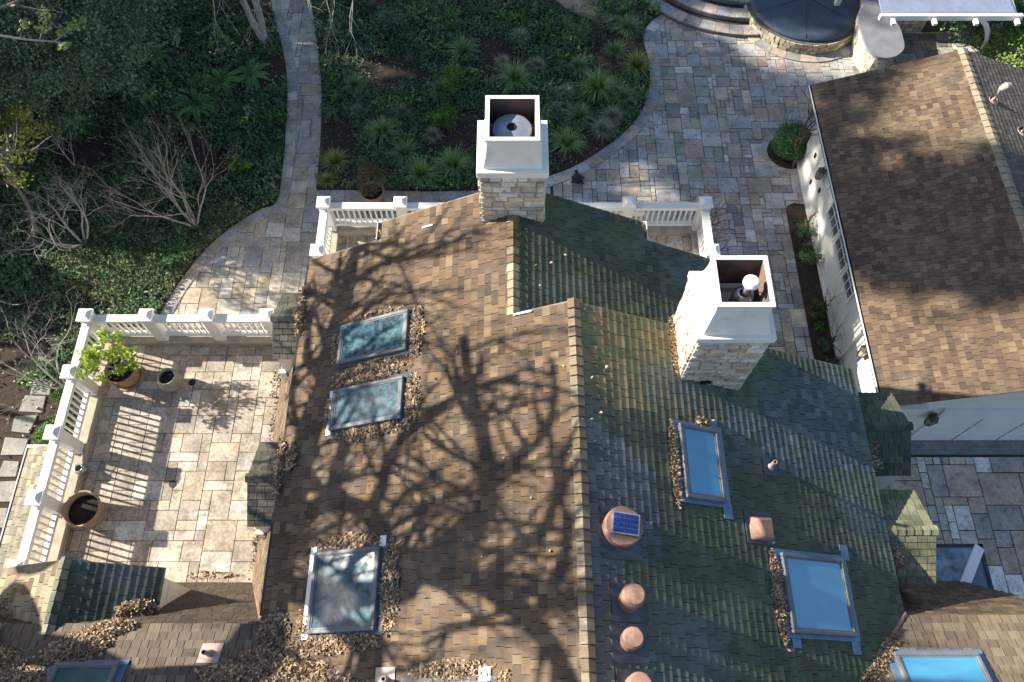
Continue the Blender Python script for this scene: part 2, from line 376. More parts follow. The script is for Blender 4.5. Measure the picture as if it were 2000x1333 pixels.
# ------------------------------------------------------------------ ground
mb = MB(); mb.face([(-200, -200, -.06), (200, -200, -.06), (200, 200, -.06), (-200, 200, -.06)])
tag(mb.build('ground', M['ground']), kind='structure')
mb = MB(); sheet(mb, [(-10.5, -8), (18, -8), (18, 26), (-10.5, 26)], 0.0)
tag(mb.build('paving_bed', M['joint']), kind='structure')
r = R(11)
edgeA = smooth_line([P(*p) for p in [(500, -120), (522, -40), (535, 30), (550, 85), (560, 140), (562, 200), (559, 260), (553, 330), (541, 396), (505, 413), (450, 448), (400, 492), (355, 548), (318, 608), (296, 660), (276, 740)]])
bedA = [(p.x, p.y) for p in edgeA] + [(-9.2, 2), (-9.2, -10), (-40, -10), (-40, 40), (-6.5, 40)]
edgeB = smooth_line([P(*p) for p in [(590, -120), (603, -40), (616, 60), (626, 140), (629, 200), (626, 290), (619, 366)]])
edgeB2 = smooth_line([P(*p) for p in [(619, 374), (700, 374), (800, 376), (880, 376), (940, 374), (1000, 370), (1068, 348), (1120, 328), (1175, 295), (1225, 255), (1255, 215), (1268, 170), (1266, 120), (1256, 80), (1264, 50), (1290, 26), (1240, -4), (1170, -60)]])
bedB = [(p.x, p.y) for p in edgeB] + [(p.x, p.y) for p in edgeB2] + [(2.6, 40), (-7.2, 40)]
inA = inpoly(bedA); inB = inpoly(bedB)
mb = MB(); sheet(mb, bedA, .06, side=-.02); tag(mb.build('garden_bed', M['soil']), kind='structure')
mb = MB(); sheet(mb, bedB, .06, side=-.02); tag(mb.build('garden_bed', M['soil']), kind='structure')
strip = [(7.86, 8.0), (8.46, 8.0), (8.46, 13.55), (8.1, 13.6), (7.92, 13.5), (7.86, 13.3)]
mb = MB(); sheet(mb, strip, .05, side=-.02); tag(mb.build('garden_bed', M['soil']), kind='structure')
mb = MB(); c0 = P(1538, 300); ball = [(c0.x + .62 * math.cos(t / 24 * 6.283), c0.y + .62 * math.sin(t / 24 * 6.283)) for t in range(24)]
sheet(mb, ball, .05, side=-.02); tag(mb.build('garden_bed', M['soil']), kind='structure')
gp = [P(*p) for p in [(1085, -40), (1088, 5), (1130, 32), (1180, 48), (1215, 30), (1235, 2), (1190, -60)]]
mb = MB(); sheet(mb, [(p.x, p.y) for p in smooth_line(gp + [gp[0]])][:-1], .075, side=.05); tag(mb.build('gravel_path', M['gravel']), kind='structure')
r = R(5)
mb = MB()
ingr = lambda x, y: (not inA(x, y)) and (not inB(x, y)) and y > 7.0 and not (-4.4 < x < 4.4 and y < 10.5)
paving(mb, 1.2, 5.6, 17.6, 24.5, lambda x, y: ingr(x, y) and not inpoly(strip)(x, y) and not (x > 8.5 and y < 15.2), .004, PAVE, r, cell=.142, gap=.014, jit=.008)
paving(mb, -9.6, 7.0, 1.2, 24.5, lambda x, y: ingr(x, y), .004, PAVE_LIT, r, cell=.165, sizes=[(2, 2), (3, 2), (3, 3), (4, 3), (3, 4), (2, 3), (4, 4), (2, 4), (5, 3)])
paving(mb, 6.9, -3, 17, 6.1, lambda x, y: True, .004, [(.44, .41, .40), (.48, .44, .42), (.50, .40, .33), (.42, .33, .26), (.36, .32, .30), (.66, .64, .62), (.74, .72, .70), (.46, .37, .30), (.54, .45, .36)], r, cell=.2, gap=.02)
edging(mb, edgeA, .30, .004, PAVE_LIT, r, side=1, thick=.045)
edging(mb, edgeB, .28, .004, PAVE_LIT, r, side=-1, thick=.047)
edging(mb, edgeB2[:-8], .34, .004, PAVE, r, side=-1, thick=.045, seg=.5)
ringc = [(c0.x + .62 * math.cos(t / 36 * 6.283), c0.y + .62 * math.sin(t / 36 * 6.283)) for t in range(37)]
edging(mb, ringc, .2, .004, PAVE, r, side=-1, thick=.04, seg=.3)
mb.box((9.0, 6.06, .004), (17, 6.44, .05), (.20, .21, .22))
tag(mb.build('patio_paving', M['pave']), kind='structure')
# stepping stones
SS = [(82, 756, 'first grey stepping stone below the twisted bare shrub'), (65, 790, 'stepping stone just under the topmost small one'), (45, 829, 'broad stepping stone level with the daisy ground cover'), (30, 873, 'stepping stone beside the north end of the low roof gutter'), (19, 916, 'speckled small stepping stone beside the dark gutter'), (8, 962, 'large pale stepping stone half cut off at the left edge'), (-8, 1012, 'lowest stepping stone sliver at the left edge'), (95, 712, 'faint large stepping slab under the bare twigs by the railing')]
for i, (u, v, lab) in enumerate(SS):
    p = P(u, v, .07); mb = MB(); k = (.62 if i == 5 else .45 if i == 4 else .54) / 2; r = R(i)
    q = [(p.x + sx * k + r.uniform(-.04, .04), p.y + sy * k * .82 + r.uniform(-.03, .03)) for sx, sy in ((-1, -1), (1, -1), (1, 1), (-1, 1))]
    mb.hexa([(x, y, .03) for x, y in q] + [(x, y, .095) for x, y in q], (.26, .25, .235))
    o = bevel(mb.build('stepping_stone', M['pave']), .012); tag(o, lab, 'stepping stone', 'stepping stones beside the low roof')

# ------------------------------------------------------------------ house roof planes
SL = .48; TH = math.atan(SL); cs, sn = math.cos(TH), math.sin(TH)
XR, ZR = .95, 8.0
NW_ = Vector((-sn, 0, cs)); NE_ = Vector((sn, 0, cs)); NN = Vector((0, sn, cs))
zL = lambda x: ZR - SL * (XR - x)
zE = lambda x: ZR - SL * (x - XR)
zU = lambda x: zL(.02) - SL * (x - .02)
XL, XE, XU = -3.88, 6.2, 3.92
ZEL, ZEE = zL(XL), zE(XE)
house = empty('main_house', (1, 3, 0), 'large shingle roofed house with two stone chimneys and six skylights', 'house')
r = R(21)
LY = -3.2
mb = MB()   # west slope
polyL = [(XL, 1.47), (XL, 8.10), (-2.43, 8.10), (-2.43, 8.49), (.02, 8.49), (.02, 5.9), (XR, 5.9), (XR, LY), (XL + 1.47 - LY, LY)]
# local: u runs along -Y so that U x S points up
O = Vector((XL, 0, ZEL)); S = Vector((cs, 0, sn)); U = Vector((0, -1, 0))
shingles(mb, O, U, S, [(-y, (x - XL) / cs) for x, y in polyL], BROWN, r)
# rake and eave boards
def edge_board(mb, a, b, down=.14, off=(0, 0, 0), th=.03, col=(.20, .17, .14)):
    a = Vector(a) + Vector(off); b = Vector(b) + Vector(off); d = (b - a).normalized(); n = Vector((-d.y, d.x, 0)).normalized() * th
    dn = Vector((0, 0, -down)); up = Vector((0, 0, -.008))
    mb.hexa([a + dn, b + dn, b + dn + n, a + dn + n, a + up, b + up, b + up + n, a + up + n], col)
edge_board(mb, (XL, 8.10, zL(XL)), (-2.43, 8.10, zL(-2.43)))
edge_board(mb, (-2.43, 8.49, zL(-2.43)), (.02, 8.49, zL(.02)))
edge_board(mb, (.02, 5.9, zL(.02)), (XR, 5.9, ZR))
mb.build('roof', M['sh_w'], house)
mb = MB()   # east slope
polyE = [(XR, 5.9), (XE, 5.9), (XE, 1.65), (XE - 1.65 + LY, LY), (XR, LY)]
O = Vector((XE, 0, ZEE)); S = Vector((-cs, 0, sn)); U = Vector((0, 1, 0))
def pal_e(y, s_):
    x = XE - s_ * cs; wob = .5 * math.sin(y * 1.9 + x) + .3 * math.sin(x * 4.1 + y * 2.7)
    if x < 2.0 + wob * .6 and y < 3.4 + wob: return [(.125, .13, .14), (.105, .11, .12), (.145, .15, .155), (.085, .095, .09)]
    if y > 4.3 + wob * .6 and x < 3.0: return [(.17, .15, .085), (.15, .14, .08), (.20, .165, .10), (.12, .13, .075)]  # golden sunlit area put into the shingle colours
    if abs(y - 4.6 - wob * .3) < .9 and x > 3.4: return [(.09, .115, .125), (.075, .10, .105), (.12, .145, .155)]
    return MOSS
shingles(mb, O, U, S, [(y, (XE - x) / cs) for x, y in polyE], MOSS, r, th=.016, tj=.0008, palf=pal_e)
edge_board(mb, (XR, 5.9, ZR), (XE, 5.9, ZEE), off=(0, -.03, 0))
mb.build('roof', M['sh_e'], house)
mb = MB()   # north gable east slope
polyU = [(.02, 8.49), (2.43, 8.49), (2.43, 8.10), (XU, 8.10), (XU, 5.2), (.02, 5.2)]
O = Vector((XU, 0, zU(XU))); shingles(mb, O, U, S, [(y, (XU - x) / cs) for x, y in polyU], MOSSD + MOSS[:2], r, th=.016, tj=.0008)
mb.build('roof', M['sh_e'], house)
# ridge caps
mb = MB(); dW = Vector((-cs, 0, -sn)); dE = Vector((cs, 0, -sn))
ridge_caps(mb, (XR, LY, ZR), (XR, 5.93, ZR), dW, dE, [(.17, .13, .09), (.20, .16, .11), (.15, .11, .075), (.22, .185, .135)], r, th=.04); mb.build('ridge_cap', M['sh_w'], house); mb = MB()
ridge_caps(mb, (.02, 5.9, zL(.02)), (.02, 7.84, zL(.02)), dW, dE, TAN + BROWN[:2], r)
mb.build('ridge_cap', M['sh_w'], house)
# walls of the body, under-roof masses
mb = MB()
mb.box((-3.6, -4, 0), (5.9, 5.75, 5.2)); mb.box((-3.6, 5.75, 0), (3.7, 7.9, 5.3)); mb.box((-2.2, 7.9, 0), (2.2, 8.3, 5.9))
for (xa, xb, xr, zr, ya, yb) in ((-3.6, 5.9, XR, ZR - .06, -4, 5.75), (-3.6, 3.7, .02, zL(.02) - .06, 5.75, 7.9), (-2.2, 2.2, .02, zL(.02) - .06, 7.9, 8.3)):
    for y in (ya, yb):
        mb.face([(xa, y, 5.2), (xb, y, 5.2), (xb, y, zr - SL * (xb - xr)), (xr, y, zr), (xa, y, zr - SL * (xr - xa))])
mb.build('wall', M['wallw'], house)
# steep skirt roofs (mansard): west, wing north, east
r = R(31)
def steep(name, A, B, run, z0, z1, pal, mtl, clip=None, e=.14):
    """skirt below the eave line A-B (plan points); run = outward plan vector of its foot"""
    A = Vector((A[0], A[1], z1)); B = Vector((B[0], B[1], z1)); run = Vector((run[0], run[1], z0 - z1)); Lr = run.length
    U = (B - A).normalized(); S = -run.normalized(); mb = MB()
    poly = clip(Lr, (B - A).length) if clip else [(0, 0), ((B - A).length, 0), ((B - A).length, Lr), (0, Lr)]
    O = A + run
    if U.cross(S).z < 0:
        O = B + run; U = -U; Lab = (B - A).length; poly = [(Lab - a, b) for a, b in poly]
    shingles(mb, O, U, S, poly, pal, r, e=e); return mb
FT = 3.1
mb = steep('w', (XL, 7.9), (XL, 1.47), (-1.05, 0), FT, ZEL - .03, BROWN, 'x', lambda Lr, Lab: [(0, 0), (Lab - 1.03, 0), (Lab, Lr), (0, Lr)])
mb.build('skirt_roof', M['sh_w'], house)
mb = steep('n', (-9.2, 1.47), (XL, 1.47), (0, 1.03), FT, ZEL - .03, [(.06, .045, .033), (.05, .038, .028), (.075, .055, .038)], 'x', lambda Lr, Lab: [(0, 0), (Lab - 1.03, 0), (Lab, Lr), (0, Lr)])  # darker palette puts the shade on this north skirt into its shingles
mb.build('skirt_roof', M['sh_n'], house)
mb = steep('e', (XE, 5.9), (XE, 1.65), (1.0, 0), 2.9, ZEE - .03, MOSSD, 'x')
mb.build('skirt_roof', M['sh_e'], house)
mb = steep('n2', (XE - .2, 1.62), (9.6, 1.62), (0, 1.0), 2.9, ZEE - .03, BROWN[:4], 'x', lambda Lr, Lab: [(0, 0), (Lab - 1.1, 0), (Lab - .9, Lr * .35), (Lab - .2, Lr), (0, Lr)])
mb.build('skirt_roof', M['sh_n'], house)
# wing shallow slopes rising south
mb = MB(); S = Vector((0, -cs, sn)); U = Vector((-1, 0, 0))
O = Vector((0, 1.47, ZEL)); lw = (1.47 + 3.2) / cs
shingles(mb, O, U, S, [(-XL, 0), (9.6, 0), (9.6, lw), (-(XL + 4.67), lw)], [(.135, .10, .072), (.12, .09, .066), (.15, .115, .085), (.105, .082, .063), (.165, .13, .10)], r, e=.14, wmin=.11, wmax=.2)
mb.build('roof', M['sh_n'], house)
mb = MB(); O = Vector((0, 1.62, ZEE)); lw = (1.62 + 3.2) / cs
shingles(mb, O, U, S, [(-9.6, 0), (-XE, 0), (-(XE - 4.82), lw), (-9.6, lw)], [(.165, .125, .085), (.15, .112, .078), (.185, .145, .10), (.135, .102, .073), (.20, .16, .115)], r, e=.14, wmin=.11, wmax=.2)
mb.build('roof', M['sh_n'], house)
# valley flashing
mb = MB()
mb.tube([(-4.90, 2.47, FT + .03), (XL - .0, 1.49, ZEL + .01)], .035, 5); mb.build('valley_flashing', M['copper'], house); mb = MB(); mb.tube([(XE + .02, 1.65, ZEE + .01), (XE - .55, 1.1, ZEE + .27)], .035, 5)
mb.build('valley_flashing', M['copper'], house)
# trim strips under west eave, gutters of north gable
mb = MB()
mb.box((XL - .06, 1.6, ZEL - .10), (XL - .01, 8.1, ZEL - .02), (1, 1, 1)); mb.box((XL - .13, 1.75, ZEL - .30), (XL - .09, 8.0, ZEL - .24))
mb.build('eave_trim', M['lantern'], house)
mb = MB()
for x, z in ((-2.50, zL(-2.43)), (2.43, zU(2.43))):
    mb = MB(); mb.box((x, 8.11, z - .10), (x + .07, 8.50, z - .08)); mb.box((x - .012 if x < 0 else x + .07, 8.11, z - .10), (x if x < 0 else x + .082, 8.50, z + .0)); mb.box((x, 8.49, z - .10), (x + .07, 8.502, z)); mb.build('gutter', M['white'], house)
# white step flashing where the two roofs meet
mb = MB(); a = Vector((.02, 5.86, zL(.02) + .03)); mb.hexa([a, a + Vector((.28, 0, .13)), a + Vector((.28, .03, .13)), a + Vector((0, .03, 0)), a + Vector((0, 0, .02)), a + Vector((.28, 0, .15)), a + Vector((.28, .03, .15)), a + Vector((0, .03, .02))])
for x in (-1.62,): mb.hexa([Vector((x + dx, 8.1 + dy, zL(x + dx) + .02 + h)) for h in (0, .01) for dx, dy in ((0, -.03), (.2, -.03), (.2, 0), (0, 0))])
mb.build('flashing', M['white'], house)

# ---- dormers
def dormer(yc, hw, x_out, z_r, z_e, east, pal, seed, gable_y=False):
    """small gabled dormer whose ridge runs across the main eave"""
    r = R(seed); sg = 1 if east else -1
    xi = (XE - .35) if east else (XL + .35)
    mb = MB(); wall_x = x_out - sg * .06; y0 = yc - hw + .05; y1 = yc + hw - .05
    xin = wall_x - sg * .9
    lo, hi = sorted((wall_x, xin))
    zt = z_e - .05
    mb.box((lo, y0, FT), (hi, y1, zt)); zz = z_r - .05
    mb.face([(wall_x, y0, zt), (wall_x, y1, zt), (wall_x, yc, zz)])
    d = mb.build('dormer', M['white'], house)
    mb = MB(); dy = hw; dz = z_r - z_e; Ls = math.hypot(dy, dz); Lx = abs(x_out - xi)
    O = Vector((min(x_out, xi), yc - hw, z_e)); shingles(mb, O, (1, 0, 0), (0, dy / Ls, dz / Ls), [(0, 0), (Lx, 0), (Lx, Ls), (0, Ls)], pal, r, e=.115, wmin=.12, wmax=.2)
    O = Vector((max(x_out, xi), yc + hw, z_e)); shingles(mb, O, (-1, 0, 0), (0, -dy / Ls, dz / Ls), [(0, 0), (Lx, 0), (Lx, Ls), (0, Ls)], pal, r, e=.115, wmin=.12, wmax=.2)
    ridge_caps(mb, (x_out + sg * .03, yc, z_r), (xi, yc, z_r), Vector((0, -dy / Ls, -dz / Ls)), Vector((0, dy / Ls, -dz / Ls)), pal, r, wd=.09, e=.13)
    mb.build('dormer_roof', M['sh_d'], d)
    return d
GD_ = [(.085, .078, .066), (.07, .064, .055), (.10, .092, .078), (.06, .057, .05)]
dA = dormer(6.85, .70, -4.44, 5.70, 5.35, False, GD_, 41)
dB = dormer(3.80, .74, -4.45, 5.70, 5.33, False, GD_, 42)
dC = dormer(4.82, .79, 7.06, 5.42, 5.02, True, MOSSD, 43)
dD = dormer(2.98, .79, 7.06, 5.42, 5.02, True, [(.17, .17, .105), (.15, .155, .095), (.19, .185, .12), (.13, .14, .09)], 44)  # last dormer's lighter moss palette has the sunlit tone in its colours
for d, y in ((dA, 6.19), (dB, 3.10)):
    mb = MB(); mb.box((-4.50, y - .03, FT + .02), (-4.36, y + .05, 4.7)); mb.build('door_casing', M['white'], d)
mb = MB(); mb.box((6.98, 4.14, 3.0), (7.08, 4.22, 4.95)); mb.box((6.2, 4.165, 3.0), (6.98, 4.20, 4.95)); mb.build('side_panel', M['doorp'], dC)
mb = MB(); mb.box((6.78, 4.13, 3.9), (6.86, 4.15, 4.2)); mb.build('latch', M['dark'], dC)
# south-west dormer, ridge running north-south, cheek facing the terrace
r = R(45)
mb = MB(); hw = 1.35; xc = -7.12; ze, zr = 5.1, 5.78; yN = 2.43; yS = -1.5; Ls = math.hypot(hw, zr - ze)
mb.box((xc - hw + .12, -1, FT), (xc + hw - .10, 2.30, ze - .03)); mb.face([(xc - hw + .12, 2.3, ze - .03), (xc + hw - .1, 2.3, ze - .03), (xc, 2.3, zr - .05)])
d = mb.build('dormer', M['white'], house)
mb = MB(); O = Vector((xc - hw, yN, ze)); shingles(mb, O, (0, -1, 0), (hw / Ls, 0, (zr - ze) / Ls), [(0, 0), (yN - yS, 0), (yN - yS, Ls), (0, Ls)], TAN + BROWN[2:3], r)
mb.build('dormer_roof', M['sh_w'], d)
mb = MB(); O = Vector((xc + hw, yS, ze)); shingles(mb, O, (0, 1, 0), (-hw / Ls, 0, (zr - ze) / Ls), [(0, 0), (yN - yS, 0), (yN - yS, Ls), (0, Ls)], MOSSD, r, th=.0125, tj=.0008)
mb.build('dormer_roof', M['sh_e'], d)
mb = MB(); ridge_caps(mb, (xc, yS, zr), (xc, yN + .02, zr), Vector((-hw / Ls, 0, (ze - zr) / Ls)), Vector((hw / Ls, 0, (ze - zr) / Ls)), GREYW + MOSSD, r); mb.build('ridge_cap', M['sh_w'], d)
mb = MB(); xe = xc + hw - .10; mb.box((xe, 1.5, 4.62), (xe + .012, 2.28, 4.645)); mb.box((xe, 1.5, 5.0), (xe + .03, 2.32, 5.07)); mb.build('cheek_trim', M['doorp'], d)

# ---- low roof strip west of the terrace with gutter
r = R(46); mb = MB(); Ls = math.hypot(1.35, .62)
shingles(mb, Vector((-10.38, 5.42, 2.38)), (0, -1, 0), (1.35 / Ls, 0, .62 / Ls), [(0, 0), (6.5, 0), (6.5, Ls), (0, Ls)], TAN + GREYW, r)
mb.build('low_roof', M['sh_w'], house)
mb = MB(); mb.tube([(-10.43, 5.47, 2.33), (-10.43, -1, 2.33)], .055, 8); g = mb.build('gutter', M['gutter'], house)
mb = MB(); mb.box((-10.42, 5.43, 2.36), (-9.0, 5.49, 2.43)); mb.build('end_trim', M['white'], g)

# ---- metal hip roof at the east corner
mb = MB(); A = (9.12, 3.2, 3.0); Bq = (7.2, 3.2, 3.0); Dq = (9.12, .2, 3.0); A2 = (7.6, 1.2, 3.42)
mb.face([A, Bq, (7.2, 1.2, 3.42), A2]); o1 = mb.build('porch_roof', M['membrane'], house)
mb = MB(); mb.face([Dq, A, A2, (7.6, .2, 3.42)]); mb.build('porch_roof', M['membrane2'], house)
mb = MB(); a = Vector(A); b = Vector(A2); n = Vector((.07, -.06, 0)); up = Vector((0, 0, .05))
mb.hexa([a - n, a + n, b + n, b - n, a - n + up, a + n + up, b + n + up, b - n + up]); mb.build('hip_cap', M['doorp'], o1)
mb = MB(); mb.box((7.2, 3.2, 2.9), (9.2, 3.26, 3.02)); mb.box((9.12, .2, 2.9), (9.19, 3.26, 3.02)); mb.build('gutter', M['gutter'], o1)

# ---- skylights
def skylight(x0, x1, y0, y1, zf, N, pane, rib=False):
    """curb, frame and pane lying on a slope; zf gives the slope height at plan x,y"""
    def q(x, y, h): return Vector((x, y, zf(x, y))) + N * h
    def pb(mb, xa, xb, ya, yb, h0, h1): mb.hexa([q(x, y, h) for h in (h0, h1) for x, y in ((xa, ya), (xb, ya), (xb, yb), (xa, yb))])
    f = .06; mb = MB()
    pb(mb, x0, x1, y0, y0 + f, 0, .10); pb(mb, x0, x1, y1 - f, y1, 0, .10); pb(mb, x0, x0 + f, y0 + f, y1 - f, 0, .099); pb(mb, x1 - f, x1, y0 + f, y1 - f, 0, .099)
    o = bevel(mb.build('skylight', M['alu'], house), .012)
    mb = MB(); pb(mb, x0 + f, x1 - f, y0 + f, y1 - f, .05, .075); mb.build('pane', pane, o)
    mb = MB(); g = .018
    for a in ((x0 + f, x1 - f, y0 + f, y0 + f + g), (x0 + f, x1 - f, y1 - f - g, y1 - f), (x0 + f, x0 + f + g, y0 + f + g, y1 - f - g), (x1 - f - g, x1 - f, y0 + f + g, y1 - f - g)): pb(mb, *a, .076, .086)
    mb.build('inner_frame', M['alu'], o)
    mb = MB(); e = .1
    pb(mb, x0 - e, x1 + e, y0 - .06, y1 + .06, .012, .03); mb.build('flashing', M['flashb'] if N.x > 0 or N.y > 0 else M['flash'], o)
    return o
fL = lambda x, y: zL(x); fE = lambda x, y: zE(x)
skylight(-3.0, -1.73, 5.66, 6.43, fL, NW_, M['paneW']); skylight(-3.01, -1.74, 4.45, 5.19, fL, NW_, M['paneW'])
skylight(-3.02, -1.93, 1.27, 2.46, fL, NW_, M['paneW']); skylight(-1.40, -.27, -.55, .57, fL, NW_, M['paneW'])
skylight(2.5, 3.16, 3.02, 4.17, fE, NE_, M['paneE']); skylight(3.99, 5.12, 1.24, 2.38, fE, NE_, M['paneE'])
fW1 = lambda x, y: ZEL + SL * (1.47 - y); fW2 = lambda x, y: ZEE + SL * (1.62 - y)
skylight(-6.72, -5.78, -.5, .86, fW1, NN, M['paneG']); skylight(5.75, 7.02, -.5, 1.02, fW2, NN, M['paneE']); 
skylight(-8.6, -7.9, -.6, .66, fW1, NN, M['paneE'])
mb = MB()
for xa, xb, ya, yb in ((5.05, 5.2, 1.0, 1.24), (5.15, 5.3, 2.38, 2.62), (3.13, 3.28, 2.8, 3.02), (3.08, 3.2, 4.17, 4.35), (4.0, 4.15, 1.05, 1.24)):
    mb = MB(); mb.hexa([Vector((x, y, zE(x))) + NE_ * h for h in (.014, .024) for x, y in ((xa, ya), (xb, ya), (xb, yb), (xa, yb))]); mb.build('flashing_strip', M['flashb'], house)
mb = MB()
for xa, xb, ya, yb in ((-3.13, -3.03, 1.2, 2.56), (-1.97, -1.87, 2.46, 2.62), (-.42, -.27, .57, .74), (-3.1, -3.02, 4.40, 5.2)):
    mb = MB(); mb.hexa([Vector((x, y, zL(x))) + NW_ * h for h in (.02, .034) for x, y in ((xa, ya), (xb, ya), (xb, yb), (xa, yb))]); mb.build('flashing_strip', M['white'], house)

# ---- roof vents on the east slope
def onE(x, y, h=0): return Vector((x, y, zE(x))) + NE_ * h
mb = MB(); c = onE(1.46, 2.45); ax = Vector((.18, 0, 1)).normalized()
mb.lathe([(.245, -.02), (.25, .08), (.262, .10), (.262, .17), (.268, .18), (.268, .235), (.25, .26), (.22, .262), (.0, .275)], c, 32, axis=ax)
fan = mb.build('attic_fan', M['copper'], house, smooth=False)
mb = MB(); mb.hexa([onE(x, y, h) for h in (.014, .022) for x, y in ((1.2, 2.05), (1.78, 2.05), (1.78, 2.75), (1.2, 2.75))]); mb.build('base_flashing', M['flash'], fan)
def quad_on(c, ax, ux, uy, lo, hi):
    c = Vector(c); ax = Vector(ax).normalized(); X = Vector((1, 0, 0)); X = (X - ax * X.dot(ax)).normalized(); Y = ax.cross(X)
    rot = math.radians(-7); X, Y = X * math.cos(rot) + Y * math.sin(rot), Y * math.cos(rot) - X * math.sin(rot)
    return [c + X * (a * ux) + Y * (b * uy) + ax * h for h in (lo, hi) for a, b in ((-1, -1), (1, -1), (1, 1), (-1, 1))], X, Y
cc = c + Vector((.03, 0, 0))
pts, X, Y = quad_on(cc, (.1, .05, 1), .185, .145, .28, .31); mb = MB(); mb.hexa(pts); sp = mb.build('solar_panel', M['galv'], fan)
mb = MB(); axn = Vector((.1, .05, 1)).normalized()
for i in range(9):
    for j in range(4):
        a = -.168 + i * .0375; b = -.128 + j * .0655; q = [(a, b), (a + .035, b), (a + .035, b + .062), (a, b + .062)]
        mb.face([cc + X * s + Y * t + axn * .313 for s, t in q])
mb.build('solar_cell', M['solar'], sp)
for (x, y, rr, hh) in ((1.53, 1.52, .15, .60), (1.50, 1.02, .132, .52), (1.54, .48, .15, .6)):
    mb = MB(); c = onE(x, y); mb.lathe([(rr * 1.0, -.08), (rr * .98, .04), (rr * .8, hh * .25), (rr * .78, hh * .7)], c, 24)
    mb.lathe([(rr * .72, hh * .62), (rr, hh * .64), (rr * 1.04, hh * .8), (rr * .96, hh * .92), (rr * .86, hh * .93), (rr * .84, hh), (0, hh + .015)], c, 28)
    o = mb.build('roof_vent', M['copper'], house)
    mb = MB(); mb.hexa([onE(a, b, h) for h in (.014, .022) for a, b in ((x - .24, y - .26), (x + .26, y - .26), (x + .26, y + .22), (x - .24, y + .22))]); mb.build('base_flashing', M['flash'], o)
mb = MB(); q = [(-.17, -.2), (.17, -.2), (.17, .17), (-.17, .17)]; q2 = [(-.03, -.15), (.14, -.19), (.15, .14), (-.10, .10)]
mb.hexa([onE(3.70 + a, 2.72 + b, .01) for a, b in q] + [onE(3.70 + a, 2.72 + b, .17) for a, b in q2]); o = bevel(mb.build('roof_vent', M['copper'], house), .03)
mb = MB(); mb.hexa([onE(a, b, h) for h in (.014, .022) for a, b in ((3.48, 2.48), (3.95, 2.48), (3.95, 2.98), (3.48, 2.98))]); mb.build('base_flashing', M['flash'], o)
def vent_pipe(c, hh, rr, m, tip=None, flash=.2, N=NE_, dx=(0, 0, 1)):
    c = Vector(c); d = Vector(dx).normalized(); mb = MB(); mb.lathe([(rr, -.1), (rr, hh), (rr * .72, hh), (rr * .72, hh - .08)], c, 16, axis=d); mb.lathe([(rr * 1.9, 0), (rr * 1.2, .09), (rr, .1)], c, 16, axis=d)
    o = mb.build('vent_pipe', m, house, smooth=False)
    mb = MB(); mb.lathe([(rr * .72, hh - .06), (0, hh - .06)], c, 12, axis=d); mb.build('pipe_opening', M['black'], o)
    a = N.cross(Vector((0, 1, 0))).normalized(); b = N.cross(a).normalized(); mb = MB()
    mb.hexa([c + a * (s * flash) + b * (t * flash) + N * h for h in (.014, .022) for s, t in ((-1, -1), (1, -1), (1, 1), (-1, 1))]); mb.build('base_flashing', M['flash'] if N.x > 0 else M['pinkpipe'], o)
vent_pipe(onE(4.08, 3.72), .30, .035, M['pinkpipe'], flash=.14)
vent_pipe(Vector((-1.75, .62, zL(-1.75))), .22, .035, M['pinkpipe'], N=NW_, flash=.16)
vent_pipe(Vector((-4.52, 1.02, fW1(0, 1.02))), .30, .035, M['pinkpipe'], N=NN, flash=.16)

